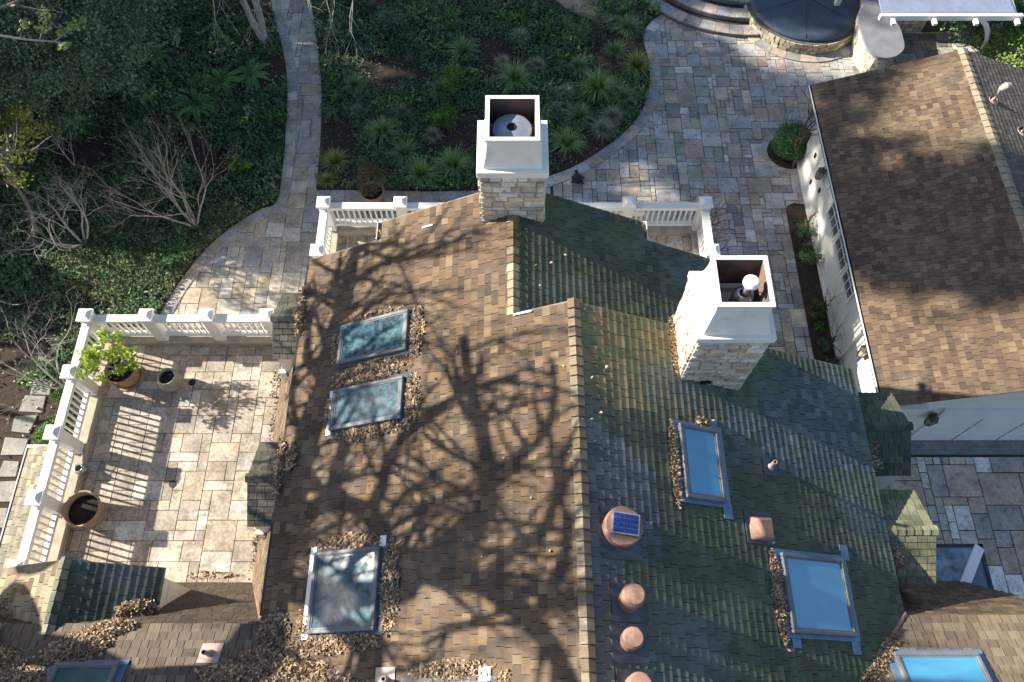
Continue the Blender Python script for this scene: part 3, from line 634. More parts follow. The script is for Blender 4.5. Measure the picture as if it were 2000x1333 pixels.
# ---- chimneys
def chimney(x0, x1, y0, y1, zb, zs, seed, rim, zrim, base_pad):
    r = R(seed); mb = MB(); mb.box((x0 + .006, y0 + .006, zb), (x1 - .006, y1 - .006, zs), (.5, .46, .4))
    stone_face(mb, (x0, y0, zb), (1, 0, 0), (0, 0, 1), x1 - x0, zs - zb, r, STONE)
    stone_face(mb, (x0, y1, zb), (0, -1, 0), (0, 0, 1), y1 - y0, zs - zb, r, STONE)
    stone_face(mb, (x1, y0, zb), (0, 1, 0), (0, 0, 1), y1 - y0, zs - zb, r, STONE)
    stone_face(mb, (x1, y1, zb), (-1, 0, 0), (0, 0, 1), x1 - x0, zs - zb, r, STONE)
    ch = mb.build('chimney', M['stone'], house)
    mb = MB(); mb.box((x0 - .04, y0 - .04, zs), (x1 + .04, y1 + .04, zs + .13)); mb.box((x0 - .0, y0 + .0, zs - .03), (x1 + .0, y1 - .0, zs + .0))
    bevel(mb.build('chimney_slab', M['shroud'], ch), .012)
    # concave flared shroud, open top
    (rx0, rx1, ry0, ry1) = rim; bx0, bx1, by0, by1 = base_pad; zb2 = zs + .13; mb = MB(); prof = []
    K = 8
    for k in range(K + 1):
        t = k / K; s = (1 - t) ** 2.4     # quick narrowing near the foot, straight above
        prof.append((rx0 + (bx0 - rx0) * s, rx1 + (bx1 - rx1) * s, ry0 + (by0 - ry0) * s, ry1 + (by1 - ry1) * s, zb2 + .05 + (zrim - zb2 - .05) * t))
    prof.insert(0, (bx0, bx1, by0, by1, zb2))
    o_ = .022
    prof.append((rx0 - o_, rx1 + o_, ry0 - o_, ry1 + o_, zrim)); prof.append((rx0 - o_, rx1 + o_, ry0 - o_, ry1 + o_, zrim + .045))
    tk = .045
    prof.append((rx0 + tk, rx1 - tk, ry0 + tk, ry1 - tk, zrim + .045))
    def ring(p): return [(p[0], p[2], p[4]), (p[1], p[2], p[4]), (p[1], p[3], p[4]), (p[0], p[3], p[4])]
    for a, b in zip(prof, prof[1:]):
        A_, B_ = ring(a), ring(b)
        for k in range(4): mb.face([A_[k], A_[(k + 1) % 4], B_[(k + 1) % 4], B_[k]])
    sh = mb.build('chimney_shroud', M['shroud'], ch)
    mb = MB(); a = (rx0 + tk, rx1 - tk, ry0 + tk, ry1 - tk, zrim + .044); b = a[:4] + (zb2 + .02,); A_, B_ = ring(a), ring(b)
    for k in range(4): mb.face([A_[(k + 1) % 4], A_[k], B_[k], B_[(k + 1) % 4]])
    mb.build('shroud_lining', M['rust'], ch)
    return ch, sh
ch1, sh1 = chimney(-.52, .54, 7.84, 8.84, 6.3, 8.56, 51, (-.39, .40, 7.95, 8.80), 9.26, (-.45, .47, 7.88, 8.82))
mb = MB(); c = Vector((0, 8.36, 9.02))
mb.lathe([(.27, -.1), (.31, -.02), (.315, .03), (.30, .05), (.16, .085), (.085, .10), (.085, .07)], c, 40); mb.build('flue_cowl', M['cowl'], ch1, smooth=False)
mb = MB(); mb.lathe([(.085, .075), (0, .075)], c, 24); mb.lathe([(.322, .0), (.33, .0), (.33, .012), (.32, .015)], c, 40); mb.build('flue_opening', M['black'], ch1)
mb = MB(); mb.box((-.35, 8.60, 8.72), (.36, 8.70, 8.80)); mb.box((-.35, 8.0, 8.72), (-.28, 8.6, 8.79)); mb.build('inner_ledge', M['shroud'], ch1)
ch2, sh2 = chimney(2.65, 3.70, 4.97, 6.02, 5.0, 8.49, 52, (2.76, 3.50, 5.08, 5.84), 9.30, (2.70, 3.64, 5.00, 5.98))
mb = MB(); mb.box((2.8, 5.70, 8.66), (3.46, 5.77, 8.75)); mb.build('inner_ledge', M['shroud'], ch2)
mb = MB(); fx, fy = 3.22, 5.42; mb.lathe([(.125, 0), (.125, .34), (.14, .35), (.14, .42), (.1, .46), (.07, .46)], (fx, fy, 8.62), 28); mb.lathe([(.05, .3), (.05, .72)], (fx + .02, fy, 8.62), 18)
fl = mb.build('flue_pipe', M['galv'], ch2)
mb = MB(); mb.lathe([(.0, .82), (.085, .80), (.115, .76), (.115, .72), (.05, .70)], (fx + .02, fy, 8.62), 28); mb.build('flue_cap', M['shroud'], ch2)
mb = MB()
for k in range(5): t = k * 1.2566; mb.tube([(fx + .13 * math.cos(t), fy + .13 * math.sin(t), 8.72), (fx + .14 * math.cos(t), fy + .14 * math.sin(t), 9.06), (fx + .03 + .05 * math.cos(t), fy + .05 * math.sin(t), 9.2)], .006, 5)
mb.lathe([(.145, .3), (.152, .3), (.152, .31), (.145, .31)], (fx, fy, 8.62), 28); mb.lathe([(.145, .15), (.152, .15), (.152, .16), (.145, .16)], (fx, fy, 8.62), 28)
mb.build('flue_brace', M['dark'], ch2)
mb = MB(); mb.box((3.0, 4.93, 7.62 - .6), (3.16, 4.968, 7.70 - .6)); mb.build('dark_stone', M['dark'], ch2)

# ---- terrace and balcony floors
def floor_part(x0, x1, y0, y1, seed, curb):
    r = R(seed); mb = MB(); mb.box((x0, y0, 2.7), (x1, y1, 3.07), (.12, .11, .1))
    paving(mb, x0, y0, x1, y1, lambda x, y: True, 3.072, TRAV, r, cell=.2, gap=.009, sizes=[(2, 2), (3, 2), (2, 3), (3, 3), (2, 1), (3, 1), (2, 2), (3, 2)], thick=.03, jit=.002)
    o = mb.build('terrace_floor', M['trav'], house)
    mb = MB()
    for a in curb: mb.box((a[0], a[2], 3.06), (a[1], a[3], 3.22))
    if curb: bevel(mb.build('curb', M['deckc'], o), .015)
    return o
floor_part(-9.0, -4.6, .9, 8.0, 61, [(-9.02, -8.66, 2.3, 7.86), (-8.66, -4.95, 7.54, 7.86)])
floor_part(-4.4, 4.55, 8.0, 10.8, 62, [(-4.42, 4.57, 10.40, 10.82), (-4.42, -4.06, 9.0, 10.40), (4.2, 4.57, 9.0, 10.40)])
mb = MB(); mb.box((-8.98, -2, 0), (-8.6, 7.94, 2.95)); mb.box((-8.6, 7.6, 0), (-4.6, 7.94, 2.95)); mb.box((-4.38, 10.4, 0), (4.53, 10.78, 2.95)); mb.box((-4.38, 7.9, 0), (-4.0, 10.4, 2.95)); mb.box((4.2, 7.9, 0), (4.53, 10.4, 2.95))
mb.box((6.0, -3, 0), (7.1, 5.9, 2.9)); mb.box((-4.9, .9, 0), (-3.6, 8.0, 3.0)); mb.build('wall', M['wallw'], house)
mb = MB()
for (x, y) in ((-6.84, 6.65), (-6.83, 4.43)): mb = MB(); mb.lathe([(.075, .012), (.075, .02), (.0, .02)], (x, y, 3.09), 18); mb.build('floor_drain', M['dark'], house)

# ------------------------------------------------------------------ railings
def railing(loc, label, posts, runs):
    """posts: plan points; runs: pairs of post indices joined by rails and balusters"""
    root = empty('balcony_railing', loc, label, 'railing'); zc = 3.22; zt = 4.16
    for (x, y) in posts:
        mb = MB(); mb.box((x - .115, y - .115, 3.20), (x + .115, y + .115, zt)); p = bevel(mb.build('post', M['white'], root), .008)
        mb = MB(); mb.box((x - .15, y - .15, zt), (x + .15, y + .15, zt + .05))
        mb.hexa([(x + a * .135, y + b * .135, zt + .05) for a, b in ((-1, -1), (1, -1), (1, 1), (-1, 1))] + [(x + a * .05, y + b * .05, zt + .10) for a, b in ((-1, -1), (1, -1), (1, 1), (-1, 1))])
        bevel(mb.build('post_cap', M['white'], p), .008)
    for i, j in runs:
        a = Vector((*posts[i], 0)); b = Vector((*posts[j], 0)); d = (b - a); L = d.length; d.normalize(); n = Vector((-d.y, d.x, 0)); s = a + d * .115; e = b - d * .115
        for nm, hw, z0, z1 in (('top_rail', .085, 3.98, 4.07), ('bottom_rail', .05, 3.33, 3.41)):
            mb = MB(); q = [s - n * hw, e - n * hw, e + n * hw, s + n * hw]
            mb.hexa([(k.x, k.y, z0) for k in q] + [(k.x, k.y, z1) for k in q]); bevel(mb.build(nm, M['white'], root), .008)
        m = int((e - s).length / .122)
        for k in range(1, m):
            c = s + d * ((e - s).length * k / m); t = .018; mb = MB(); q = [c - d * t - n * t, c + d * t - n * t, c + d * t + n * t, c - d * t + n * t]
            mb.hexa([(k_.x, k_.y, 3.40) for k_ in q] + [(k_.x, k_.y, 3.99) for k_ in q]); mb.build('baluster', M['white'], root)
XW = -8.86; YN_ = 7.70
railing((XW, YN_, 3.1), 'white baluster railing around the west terrace with potted plants', [(XW, YN_), (-7.60, YN_), (-6.34, YN_), (-5.10, YN_), (XW, 6.42), (XW, 5.14), (XW, 3.86), (XW, 2.58)], [(0, 1), (1, 2), (2, 3), (0, 4), (4, 5), (5, 6), (6, 7)])
YB = 10.57
railing((0, YB, 3.1), 'white baluster railing of the narrow balcony behind the chimney gable', [(-4.22, YB), (-2.50, YB), (-.80, YB), (.90, YB), (2.62, YB), (4.34, YB), (-4.22, 9.30), (4.34, 9.30)], [(0, 1), (1, 2), (2, 3), (3, 4), (4, 5), (0, 6), (5, 7)])
# ------------------------------------------------------------------ garage building
gar = empty('garage_building', (11.6, 11, 0), 'long low cream building with a brown shingle roof right of the patio', 'building')
r = R(71); GX0, GXR, GZ0, GZR = 8.14, 11.62, 2.5, 3.76; gs = (GZR - GZ0) / (GXR - GX0); GX1 = 2 * GXR - GX0; GY0, GY1 = 6.32, 15.72
gl = math.hypot(GXR - GX0, GZR - GZ0); gS = Vector((GXR - GX0, 0, GZR - GZ0)) / gl
mb = MB(); shingles(mb, (GX0, GY1, GZ0), (0, -1, 0), gS, [(0, 0), (GY1 - GY0, 0), (GY1 - GY0, gl), (0, gl)], GARAGE, r, e=.14, wmin=.12, wmax=.2, th=.014)
mb.build('roof', M['sh_w'], gar)
mb = MB(); shingles(mb, (GX1, GY0, GZ0), (0, 1, 0), (-gS.x, 0, gS.z), [(0, 0), (GY1 - GY0, 0), (GY1 - GY0, gl), (0, gl)], [(.11, .095, .08), (.13, .11, .095), (.09, .08, .07)], r, e=.14, wmin=.12, wmax=.2, th=.016)
mb.build('roof', M['sh_w'], gar)
mb = MB(); ridge_caps(mb, (GXR, GY0 - .02, GZR), (GXR, GY1 + .03, GZR), Vector((-gS.x, 0, -gS.z)), Vector((gS.x, 0, -gS.z)), TAN + GREYW[3:], r, wd=.13, e=.2); mb.build('ridge_cap', M['sh_w'], gar)
mb = MB(); mb.box((8.5, 6.47, 0), (14.75, 15.12, 2.45))
for y in (6.47, 15.12): mb.face([(8.5, y, 2.45), (14.75, y, 2.45), (14.75, y, 2.6), (GXR, y, GZR - .06), (8.5, y, 2.6)])
mb.box((8.42, 6.42, 0), (8.5, 15.18, .12), (1, 1, 1)); mb.build('wall', M['wallw'], gar)
mb = MB(); mb.box((8.26, GY0 + .02, GZ0 - .16), (8.30, GY1 - .02, GZ0 - .01)); mb.hexa([(8.30, GY0 + .04, 2.40), (8.5, GY0 + .04, 2.40), (8.5, GY1 - .04, 2.40), (8.30, GY1 - .04, 2.40), (8.30, GY0 + .04, 2.43), (8.5, GY0 + .04, 2.43), (8.5, GY1 - .04, 2.43), (8.30, GY1 - .04, 2.43)]); mb.build('fascia', M['white'], gar)
mb = MB(); y0, y1 = GY0 + .02, GY1; mb.box((8.11, y0, GZ0 - .12), (8.24, y1, GZ0 - .105)); mb.box((8.10, y0, GZ0 - .12), (8.112, y1, GZ0 - .01)); mb.box((8.10, y0, GZ0 - .12), (8.24, y0 + .01, GZ0 - .02)); mb.box((8.10, y1 - .01, GZ0 - .12), (8.24, y1, GZ0 - .02))
g = mb.build('gutter', M['gutter'], gar)
mb = MB(); mb.box((8.075, y0, GZ0 - .03), (8.10, y1, GZ0 - .005)); mb.build('gutter_lip', M['white'], g)
mb = MB(); mb.tube([(8.2, 8.66, 2.38), (8.36, 8.64, 2.25), (8.44, 8.62, 2.1), (8.44, 8.6, .12), (8.3, 8.55, .06)], .035, 8); mb.build('downpipe', M['white'], gar)
def window(y0, y1, z0, z1, nx=2, nz=3):
    x = 8.5; mb = MB(); f = .05
    mb.box((x - .05, y0 - f, z0 - f), (x + .0, y0, z1 + f)); mb.box((x - .05, y1, z0 - f), (x, y1 + f, z1 + f)); mb.box((x - .05, y0, z1), (x, y1, z1 + f)); mb.box((x - .08, y0 - f - .02, z0 - f), (x, y1 + f + .02, z0 - .0))
    for i in range(1, nz): y = y0 + (y1 - y0) * i / nz; mb.box((x - .03, y - .011, z0), (x - .005, y + .011, z1))
    for i in range(1, nx): z = z0 + (z1 - z0) * i / nx; mb.box((x - .028, y0, z - .011), (x - .007, y1, z + .011))
    o = mb.build('window', M['white'], gar); mb = MB(); mb.box((x - .012, y0, z0), (x - .004, y1, z1)); mb.build('pane', M['win'], o)
window(11.58, 12.42, 1.22, 1.86); window(10.56, 11.42, 1.22, 1.86); window(9.72, 10.40, 1.22, 1.86)
mb = MB()
for k in range(9): y = 7.0 + k * .125; mb.box((8.47, y, 1.05), (8.50, y + .10, 2.2))
mb.box((8.465, 6.9, 1.0), (8.5, 6.97, 2.25)); mb.box((8.465, 8.14, 1.0), (8.5, 8.2, 2.25)); mb.box((8.465, 6.97, 1.0), (8.5, 8.14, 1.05)); mb.box((8.465, 6.97, 2.2), (8.5, 8.14, 2.25)); mb.build('louvred_shutter', M['white'], gar)
def lantern(x, y, z, nx, ny):
    c = Vector((x + nx * .15, y + ny * .15, z)); mb = MB()
    mb.lathe([(.0, .20), (.03, .18), (.12, .10), (.125, .08), (.11, .08)], c, 6); mb.lathe([(.09, -.22), (.10, -.20), (.05, -.26), (0, -.28)], c, 6)
    for k in range(6): t = k * math.pi / 3; mb.tube([c + Vector((.125 * math.cos(t), .125 * math.sin(t), .08)), c + Vector((.085 * math.cos(t), .085 * math.sin(t), -.21))], .008, 4)
    mb.tube([(x, y, z + .05), (x + nx * .1, y + ny * .1, z + .25), tuple(c + Vector((0, 0, .22)))], .014, 5)
    o = mb.build('wall_lantern', M['lantern'], gar); mb = MB(); mb.lathe([(.115, .07), (.08, -.2)], c, 6); mb.build('lantern_glass', M['lglass'], o)
lantern(8.5, 13.5, 1.55, -1, 0); lantern(8.5, 8.05, 1.75, -1, 0); lantern(9.55, 6.47, 1.75, 0, -1)
mb = MB(); mb.tube([(8.5, 12.9, 1.9), (8.4, 12.85, 1.85)], .02, 6); mb.lathe([(.035, -.08), (.035, .1), (.03, .1)], (8.36, 12.83, 1.83), 12, axis=(-.5, -.6, -.3)); mb.build('security_camera', M['white'], gar)
mb = MB()
for y, z in ((14.6, 2.1), (14.35, 1.1), (13.9, .5), (13.3, .9)): mb.box((8.47, y, z), (8.50, y + .09, z + .14))
mb.build('wall_vent', M['dark'], gar)
# garage door with panels
mb = MB(); mb.box((9.75, 6.42, .02), (14.2, 6.47, 2.05)); d = mb.build('garage_door', M['doorp'], gar)
mb = MB()
for z in (.52, 1.02, 1.52): mb.box((9.77, 6.412, z), (14.18, 6.42, z + .02))
mb.box((9.7, 6.40, 2.05), (14.25, 6.47, 2.12)); mb.build('panel_joint', M['white'], d)
mb = MB()
for i in range(1, 4):
    x = 9.75 + i * 1.1; mb.box((x, 6.41, .06), (x + .03, 6.42, .5)); mb.box((x, 6.41, .56), (x + .03, 6.42, 1.0)); mb.box((x, 6.41, 1.06), (x + .03, 6.42, 1.5))
mb.build('panel_line', M['lglass'], d)
mb = MB(); mb.box((8.42, 6.34, 2.30), (9.2, 6.46, 2.36)); mb.box((8.5, 6.30, 2.40), (9.15, 6.42, 2.42)); mb.build('eave_return', M['white'], gar)
def gpipe(x, y, hgt, bend, rr=.075):
    z = GZR - gs * abs(x - GXR); c = Vector((x, y, z)); mb = MB()
    pts = [c - Vector((0, 0, .1)), c + Vector((0, 0, hgt))] + ([c + Vector((bend * .5, .02, hgt + .06)), c + Vector((bend, .04, hgt + .03))] if bend else [])
    mb.tube(pts, [rr * 1.15, rr] + ([rr * 1.2, rr * 1.25] if bend else []), 14); mb.lathe([(rr * 2, -.03), (rr * 1.3, .06)], c, 14); mb.build('vent_pipe', M['pinkpipe'], gar)
gpipe(12.02, 14.1, .42, .16); gpipe(12.0, 9.95, .55, .5, .11); gpipe(12.65, 13.3, .25, .42, .09)

# ------------------------------------------------------------------ stone steps, spa, counter, patio cover
r = R(81)
def arc_step(cx, cy, rad, z0, z1, a0, a1, label):
    mb = MB(); n = 40; pts = [(cx + rad * math.cos(a0 + (a1 - a0) * i / n), cy + rad * math.sin(a0 + (a1 - a0) * i / n)) for i in range(n + 1)]
    for a, b in zip(pts, pts[1:]):
        mb.face([(a[0], a[1], z0), (b[0], b[1], z0), (b[0], b[1], z1 - .04), (a[0], a[1], z1 - .04)], (.16, .15, .14))
    sheet(mb, pts + [(cx, cy)], z1 - .045, (.07, .065, .06))
    edging(mb, pts, .42, z1 - .045, PAVE, r, seg=.5, side=1, thick=.045)
    return mb
S0, S1 = math.radians(190), math.radians(300)
steps = empty('stone_steps', (7.7, 21, 0), 'curved grey flagstone steps left of the round covered spa', 'steps')
for i, (rad, z) in enumerate(((4.15, .16), (3.62, .32), (3.10, .48))):
    mb = arc_step(7.72, 24.35 + i * .05, rad, z - .16, z, S0, S1, ''); mb.build('step', M['pave'], steps)
mb = MB(); paving(mb, 5.2, 21.3, 10, 24.5, lambda x, y: (x - 7.72) ** 2 + (y - 24.45) ** 2 < 2.7 ** 2, .44, PAVE, r); mb.build('landing', M['pave'], steps)
spa = empty('round_spa', (9.6, 21.4, 0), 'round spa under a dark blue vinyl cover inside a low stone ring', 'spa')
cx, cy, rr = 9.62, 21.42, 1.95
mb = MB(); n = 60
mb.lathe([(rr - .02, 0), (rr - .02, .42), (0, .42)], (cx, cy, 0), 60, col=(.12, .11, .09))
for row in range(3):
    a = 0
    while a < 2 * math.pi:
        da = r.uniform(.07, .16); c = r.choice(STONE); g = r.uniform(.6, .95); c = (c[0] * g, c[1] * g, c[2] * g * .92); z0 = .03 + row * .13; z1 = z0 + .12; ri = rr; ro = rr + r.uniform(.015, .045)
        q = [(cx + R_ * math.cos(t), cy + R_ * math.sin(t)) for R_, t in ((ri, a + .005), (ro, a + .008), (ro, a + da - .008), (ri, a + da - .005))]
        mb.hexa([(x, y, z0) for x, y in q] + [(x, y, z1) for x, y in q], c); a += da
mb.build('stone_ring', M['stone'], spa)
mb = MB(); mb.lathe([(1.84, .40), (1.86, .44), (1.84, .52), (1.6, .56), (0, .585)], (cx, cy, 0), 72); sp = mb.build('spa_cover', M['cover'], spa, smooth=True)
mb = MB()
for t in (.35, 1.4, 2.45): mb.tube([(cx - 1.8 * math.cos(t), cy - 1.8 * math.sin(t), .545), (cx, cy, .592), (cx + 1.8 * math.cos(t), cy + 1.8 * math.sin(t), .545)], .012, 5)
mb.build('cover_seam', M['dark'], sp)
mb = MB(); ringp = [(cx + 2.03 * math.cos(t / 48 * 6.2832), cy + 2.03 * math.sin(t / 48 * 6.2832)) for t in range(49)]
edging(mb, ringp, .3, .03, PAVE, r, side=-1, thick=.03, seg=.4); mb.build('border_stones', M['pave'], spa)
ctr = empty('outdoor_counter', (11.2, 18.5, 0), 'grey slab counter with a rounded end on an irregular stone base', 'counter')
cp = [P(*p, .95) for p in [(1695, -60), (1690, 0), (1681, 22), (1678, 48), (1690, 88), (1703, 106), (1722, 114), (1745, 112), (1760, 103), (1766, 88), (1757, 55), (1745, 30), (1735, -60)]]
cp = [(p.x, p.y) for p in smooth_line(cp + [cp[0]], 5)][:-1]
mx = sum(p[0] for p in cp) / len(cp); my = sum(p[1] for p in cp) / len(cp)
mb = MB(); sheet(mb, cp, .97, side=.90); bevel(mb.build('counter_slab', M['counter'], ctr), .01)
mb = MB(); ins = [(mx + (x - mx) * .84, y + .16) for x, y in cp]; rb = R(3)
for row in range(6):
    i = 0; ins2 = ins + ins[:1]
    while i < len(ins):
        k = min(i + rb.choice((1, 2, 2, 3)), len(ins)); a, b = ins2[i], ins2[k]; c = rb.choice(STONE); g = rb.uniform(.55, .95); c = tuple(x * g for x in c); z0 = row * .15; z1 = z0 + .14
        A_ = Vector((a[0], a[1], 0)); B_ = Vector((b[0], b[1], 0)); n_ = (B_ - A_); n_ = Vector((n_.y, -n_.x, 0)).normalized() if n_.length > 1e-5 else Vector((1, 0, 0)); o_ = rb.uniform(.01, .04)
        q = [A_, B_, B_ + n_ * o_, A_ + n_ * o_]; q2 = [A_ - n_ * .1, B_ - n_ * .1, B_ + n_ * o_, A_ + n_ * o_]
        mb.hexa([(p.x, p.y, z0) for p in q2] + [(p.x, p.y, z1) for p in q2], c); i = k
sheet(mb, ins, .88, (.1, .1, .1), side=0); mb.build('stone_base', M['stone'], ctr)
pc = empty('patio_cover', (12.4, 19.5, 0), 'white timber patio cover with a pale fabric top, its blue shade put into the colour', 'patio cover')
X0, X1, Y0, Y1, Zc = 10.5, 14.45, 18.25, 21.5, 2.6
mb = MB(); mb.hexa([(X0 + .05, Y0 + .06, Zc + .03), (X1 - .1, Y0 + .06, Zc + .03), (X1 - .3, Y1, Zc + .25), (X0 + .05, Y1, Zc + .25), (X0 + .05, Y0 + .06, Zc + .06), (X1 - .1, Y0 + .06, Zc + .06), (X1 - .3, Y1, Zc + .28), (X0 + .05, Y1, Zc + .28)]); mb.build('fabric_top', M['awning'], pc)
mb = MB(); mb.box((X0, Y0 - .06, Zc - .12), (X1 + .12, Y0 + .06, Zc + .05)); bevel(mb.build('front_beam', M['white'], pc), .01)
for k in range(4):
    x = X0 + .3 + k * 1.18; mb = MB(); mb.hexa([(x, Y0 - .28, Zc - .10), (x + .11, Y0 - .28, Zc - .10), (x + .11, Y1, Zc + .02), (x, Y1, Zc + .02), (x, Y0 - .28, Zc - .02), (x + .11, Y0 - .28, Zc - .02), (x + .11, Y1, Zc + .2), (x, Y1, Zc + .2)]); mb.build('rafter', M['white'], pc)
for x in (X0 + .05, X1 - .05):
    mb = MB(); mb.box((x - .08, Y1 - .46, 0), (x + .08, Y1 - .3, Zc - .0)); mb.build('post', M['white'], pc)
mb = MB(); pts = [(X1 - .95, Y0 + .1, 2.42), (X1 - .6, Y0 + .15, 2.1), (X1 - .3, Y0 + .2, 1.6), (X1 - .12, Y0 + .3, 1.0)]
mb.tube(smooth_line(pts, 4), .07, 4); mb.build('curved_brace', M['white'], pc)
kit = empty('outdoor_kitchen', (13.6, 20.4, 0), 'stone faced outdoor kitchen with dark cabinet doors beneath the patio cover', 'outdoor kitchen')
mb = MB(); mb.box((12.3, 20.42, 0), (16.3, 21.2, .95), (.2, .19, .16)); stone_face(mb, (12.3, 20.42, 0), (1, 0, 0), (0, 0, 1), 4.0, .95, r, STONE); mb.build('stone_base', M['stone'], kit)
for x in (13.35, 14.0, 14.65): mb = MB(); mb.box((x, 20.36, .12), (x + .55, 20.40, .85)); mb.build('cabinet_door', M['cabinet'], kit)

# ------------------------------------------------------------------ pots and small things
def lathe_pot(name, p, prof, matl, label, cat, soil_r, soil_h):
    root = empty(name, p, label, cat); mb = MB(); mb.lathe(prof, p, 40); mb.build('pot', matl, root, smooth=True)
    mb = MB(); mb.lathe([(soil_r, soil_h - .01), (soil_r * .5, soil_h + .02), (0, soil_h + .025)], p, 30); mb.build('soil', M['potsoil'], root); return root
ZT = 3.105
big = lambda R_, h: [(R_ * .70, 0), (R_ * .74, .02), (R_ * .95, h * .8), (R_, h * .86), (R_ * 1.0, h * .99), (R_ * .96, h), (R_ * .9, h * .985), (R_ * .88, h * .75), (R_ * .84, h * .7)]
p = P(252, 738, ZT); potA = lathe_pot('potted_citrus', p, big(.33, .46), M['terra'], 'lime green leafy shrub in a large terracotta pot at the terrace corner', 'potted plant', .285, .38)
mb = MB(); mb.lathe([(.26, 0), (.31, .03), (.32, .04), (.28, .04)], p, 36); mb.build('saucer', M['terra'], potA)
p = P(180, 1005, ZT); potC = lathe_pot('plant_pot', p, big(.36, .46), M['terra'], 'large empty terracotta pot of dark soil beside the west railing', 'pot', .305, .31)
p = P(340, 752, ZT); potB = lathe_pot('glazed_pot', p, [(.13, 0), (.17, .03), (.24, .2), (.24, .3), (.19, .42), (.20, .45), (.19, .455), (.16, .44), (.17, .35), (.16, .3)], M['glaze'], 'small rounded green glazed pot next to the terracotta citrus pot', 'pot', .165, .35)
for k in range(3):
    mb = MB(); mb.lathe([(.243 - k * .018, .20 + k * .07), (.252 - k * .018, .21 + k * .07), (.243 - k * .018, .22 + k * .07)], p, 36); mb.build('rib', M['glaze'], potB)
p = P(733, 398, .03); potD = lathe_pot('potted_shrub', p, big(.34, .62), M['terra'], 'olive green shrub in a tapered terracotta pot behind the balcony railing', 'potted plant', .29, .52)
p = P(165, 922, ZT); jug = empty('watering_jug', p, 'small silver metal jug with thin legs and open mouth on the terrace', 'jug')
mb = MB(); mb.lathe([(.05, .06), (.10, .10), (.115, .17), (.09, .23), (.075, .25), (.085, .27), (.075, .27), (.06, .24)], p, 24); mb.build('body', M['galv'], jug, smooth=True)
mb = MB()
for t in (0, 2.1, 4.2): mb.tube([p + Vector((.06 * math.cos(t), .06 * math.sin(t), .1)), p + Vector((.12 * math.cos(t), .12 * math.sin(t), 0))], .007, 5)
mb.build('leg', M['galv'], jug)
mb = MB(); mb.tube([p + Vector((.06, .05, .25)), p + Vector((.04, .3, .32)), p + Vector((-.01, .42, .3))], .007, 5); mb.build('handle', M['galv'], jug)
p = P(1128, 352, .03); orn = empty('garden_ornament', p, 'small dark metal turtle shaped ornament on the flagstones right of the chimney', 'ornament')
mb = MB(); mb.lathe([(.14, 0), (.17, .05), (.15, .12), (.09, .17), (0, .19)], p, 10); mb.build('shell', M['dark'], orn)
mb = MB(); mb.tube([p + Vector((-.02, .12, .08)), p + Vector((-.04, .25, .14))], [.04, .05], 8)
mb.build('head', M['dark'], orn)
for dx, dy in ((.15, .06), (.13, -.12), (-.15, -.08), (-.13, .08)): mb = MB(); mb.tube([p + Vector((dx * .6, dy * .6, .05)), p + Vector((dx * 1.3, dy * 1.3, .02))], [.04, .025], 6); mb.build('foot', M['dark'], orn)
p = P(1541, 497, .03); mb = MB(); mb.lathe([(.17, 0), (.17, .015), (.14, .015), (.135, .008), (.06, .01), (.05, .018), (0, .018)], p, 30)
tag(mb.build('drain_cover', M['lglass'], None), 'round grey utility cover set in the paving beside the planting strip', 'drain cover')

# ------------------------------------------------------------------ vegetation
def rdir(r, up=0.0):
    while True:
        v = Vector((r.uniform(-1, 1), r.uniform(-1, 1), r.uniform(-1, 1)))
        if .05 < v.length < 1: v.normalize(); v.z += up; return v.normalized()
def leafq(mb, p, d, n, l, wd, c):
    """pointed leaf folded a little along its length"""
    s = d.cross(n)
    if s.length < .05: s = d.cross(Vector((1, 0, 0)))
    s.normalize(); m = p + d * l * .5
    mb.face([p, m + s * wd, p + d * l, m - s * wd], c)
def cloud(mb, cen, rad, n, size, cols, r, shell=.55, up=.35):
    cen = Vector(cen)
    for _ in range(n):
        v = rdir(r); k = r.uniform(shell, 1) ** .6; p = cen + Vector((v.x * rad[0] * k, v.y * rad[1] * k, v.z * rad[2] * k))
        c = r.choice(cols); g = r.uniform(.65, 1.35); l = size * r.uniform(.7, 1.3)
        leafq(mb, p, rdir(r), (v + Vector((0, 0, up))).normalized(), l, l * .32, tuple(x * g for x in c))
def clumps(mb, cen, rad, nc, cr, nl, size, cols, r):
    cen = Vector(cen)
    for _ in range(nc):
        v = rdir(r, .25); k = r.uniform(.45, 1.0); q = cen + Vector((v.x * rad[0] * k, v.y * rad[1] * k, v.z * rad[2] * k)); cc = cr * r.uniform(.6, 1.3)
        g = r.uniform(.7, 1.3); cloud(mb, q, (cc, cc, cc * .7), nl, size, [tuple(x * g for x in c) for c in cols], r, shell=.3)
def grow(mb, p, d, ln, rad, depth, r, spread=.6, kids=3, bend=.18, up=.05, tips=None, n=5, shrink=.68, mind=None):
    pts = [p]; rads = [rad]; seg = 4; q = p; dd = d.normalized()
    for i in range(seg):
        dd = (dd + Vector((r.uniform(-1, 1), r.uniform(-1, 1), r.uniform(-.6, 1))) * bend + Vector((0, 0, up))).normalized()
        q = q + dd * ln / seg; pts.append(q); rads.append(rad * (1 - .42 * (i + 1) / seg))
        if depth > 0 and i >= 1:
            for _ in range(1 if i < seg - 1 else kids - 1):
                if i < seg - 1 and r.random() < .3: continue
                nd = (dd + rdir(r, .1) * spread * r.uniform(.8, 1.4)).normalized()
                grow(mb, q, nd, ln * shrink * r.uniform(.7, 1.1), rads[-1] * .66, depth - 1, r, spread, kids, bend, up, tips, max(3, n - 1), shrink)
    mb.tube(pts, rads, n, cap=False)
    if tips is not None and depth == 0: tips.append((pts[-1], dd))
G1 = [(.10, .18, .075), (.13, .22, .085), (.08, .15, .065)]
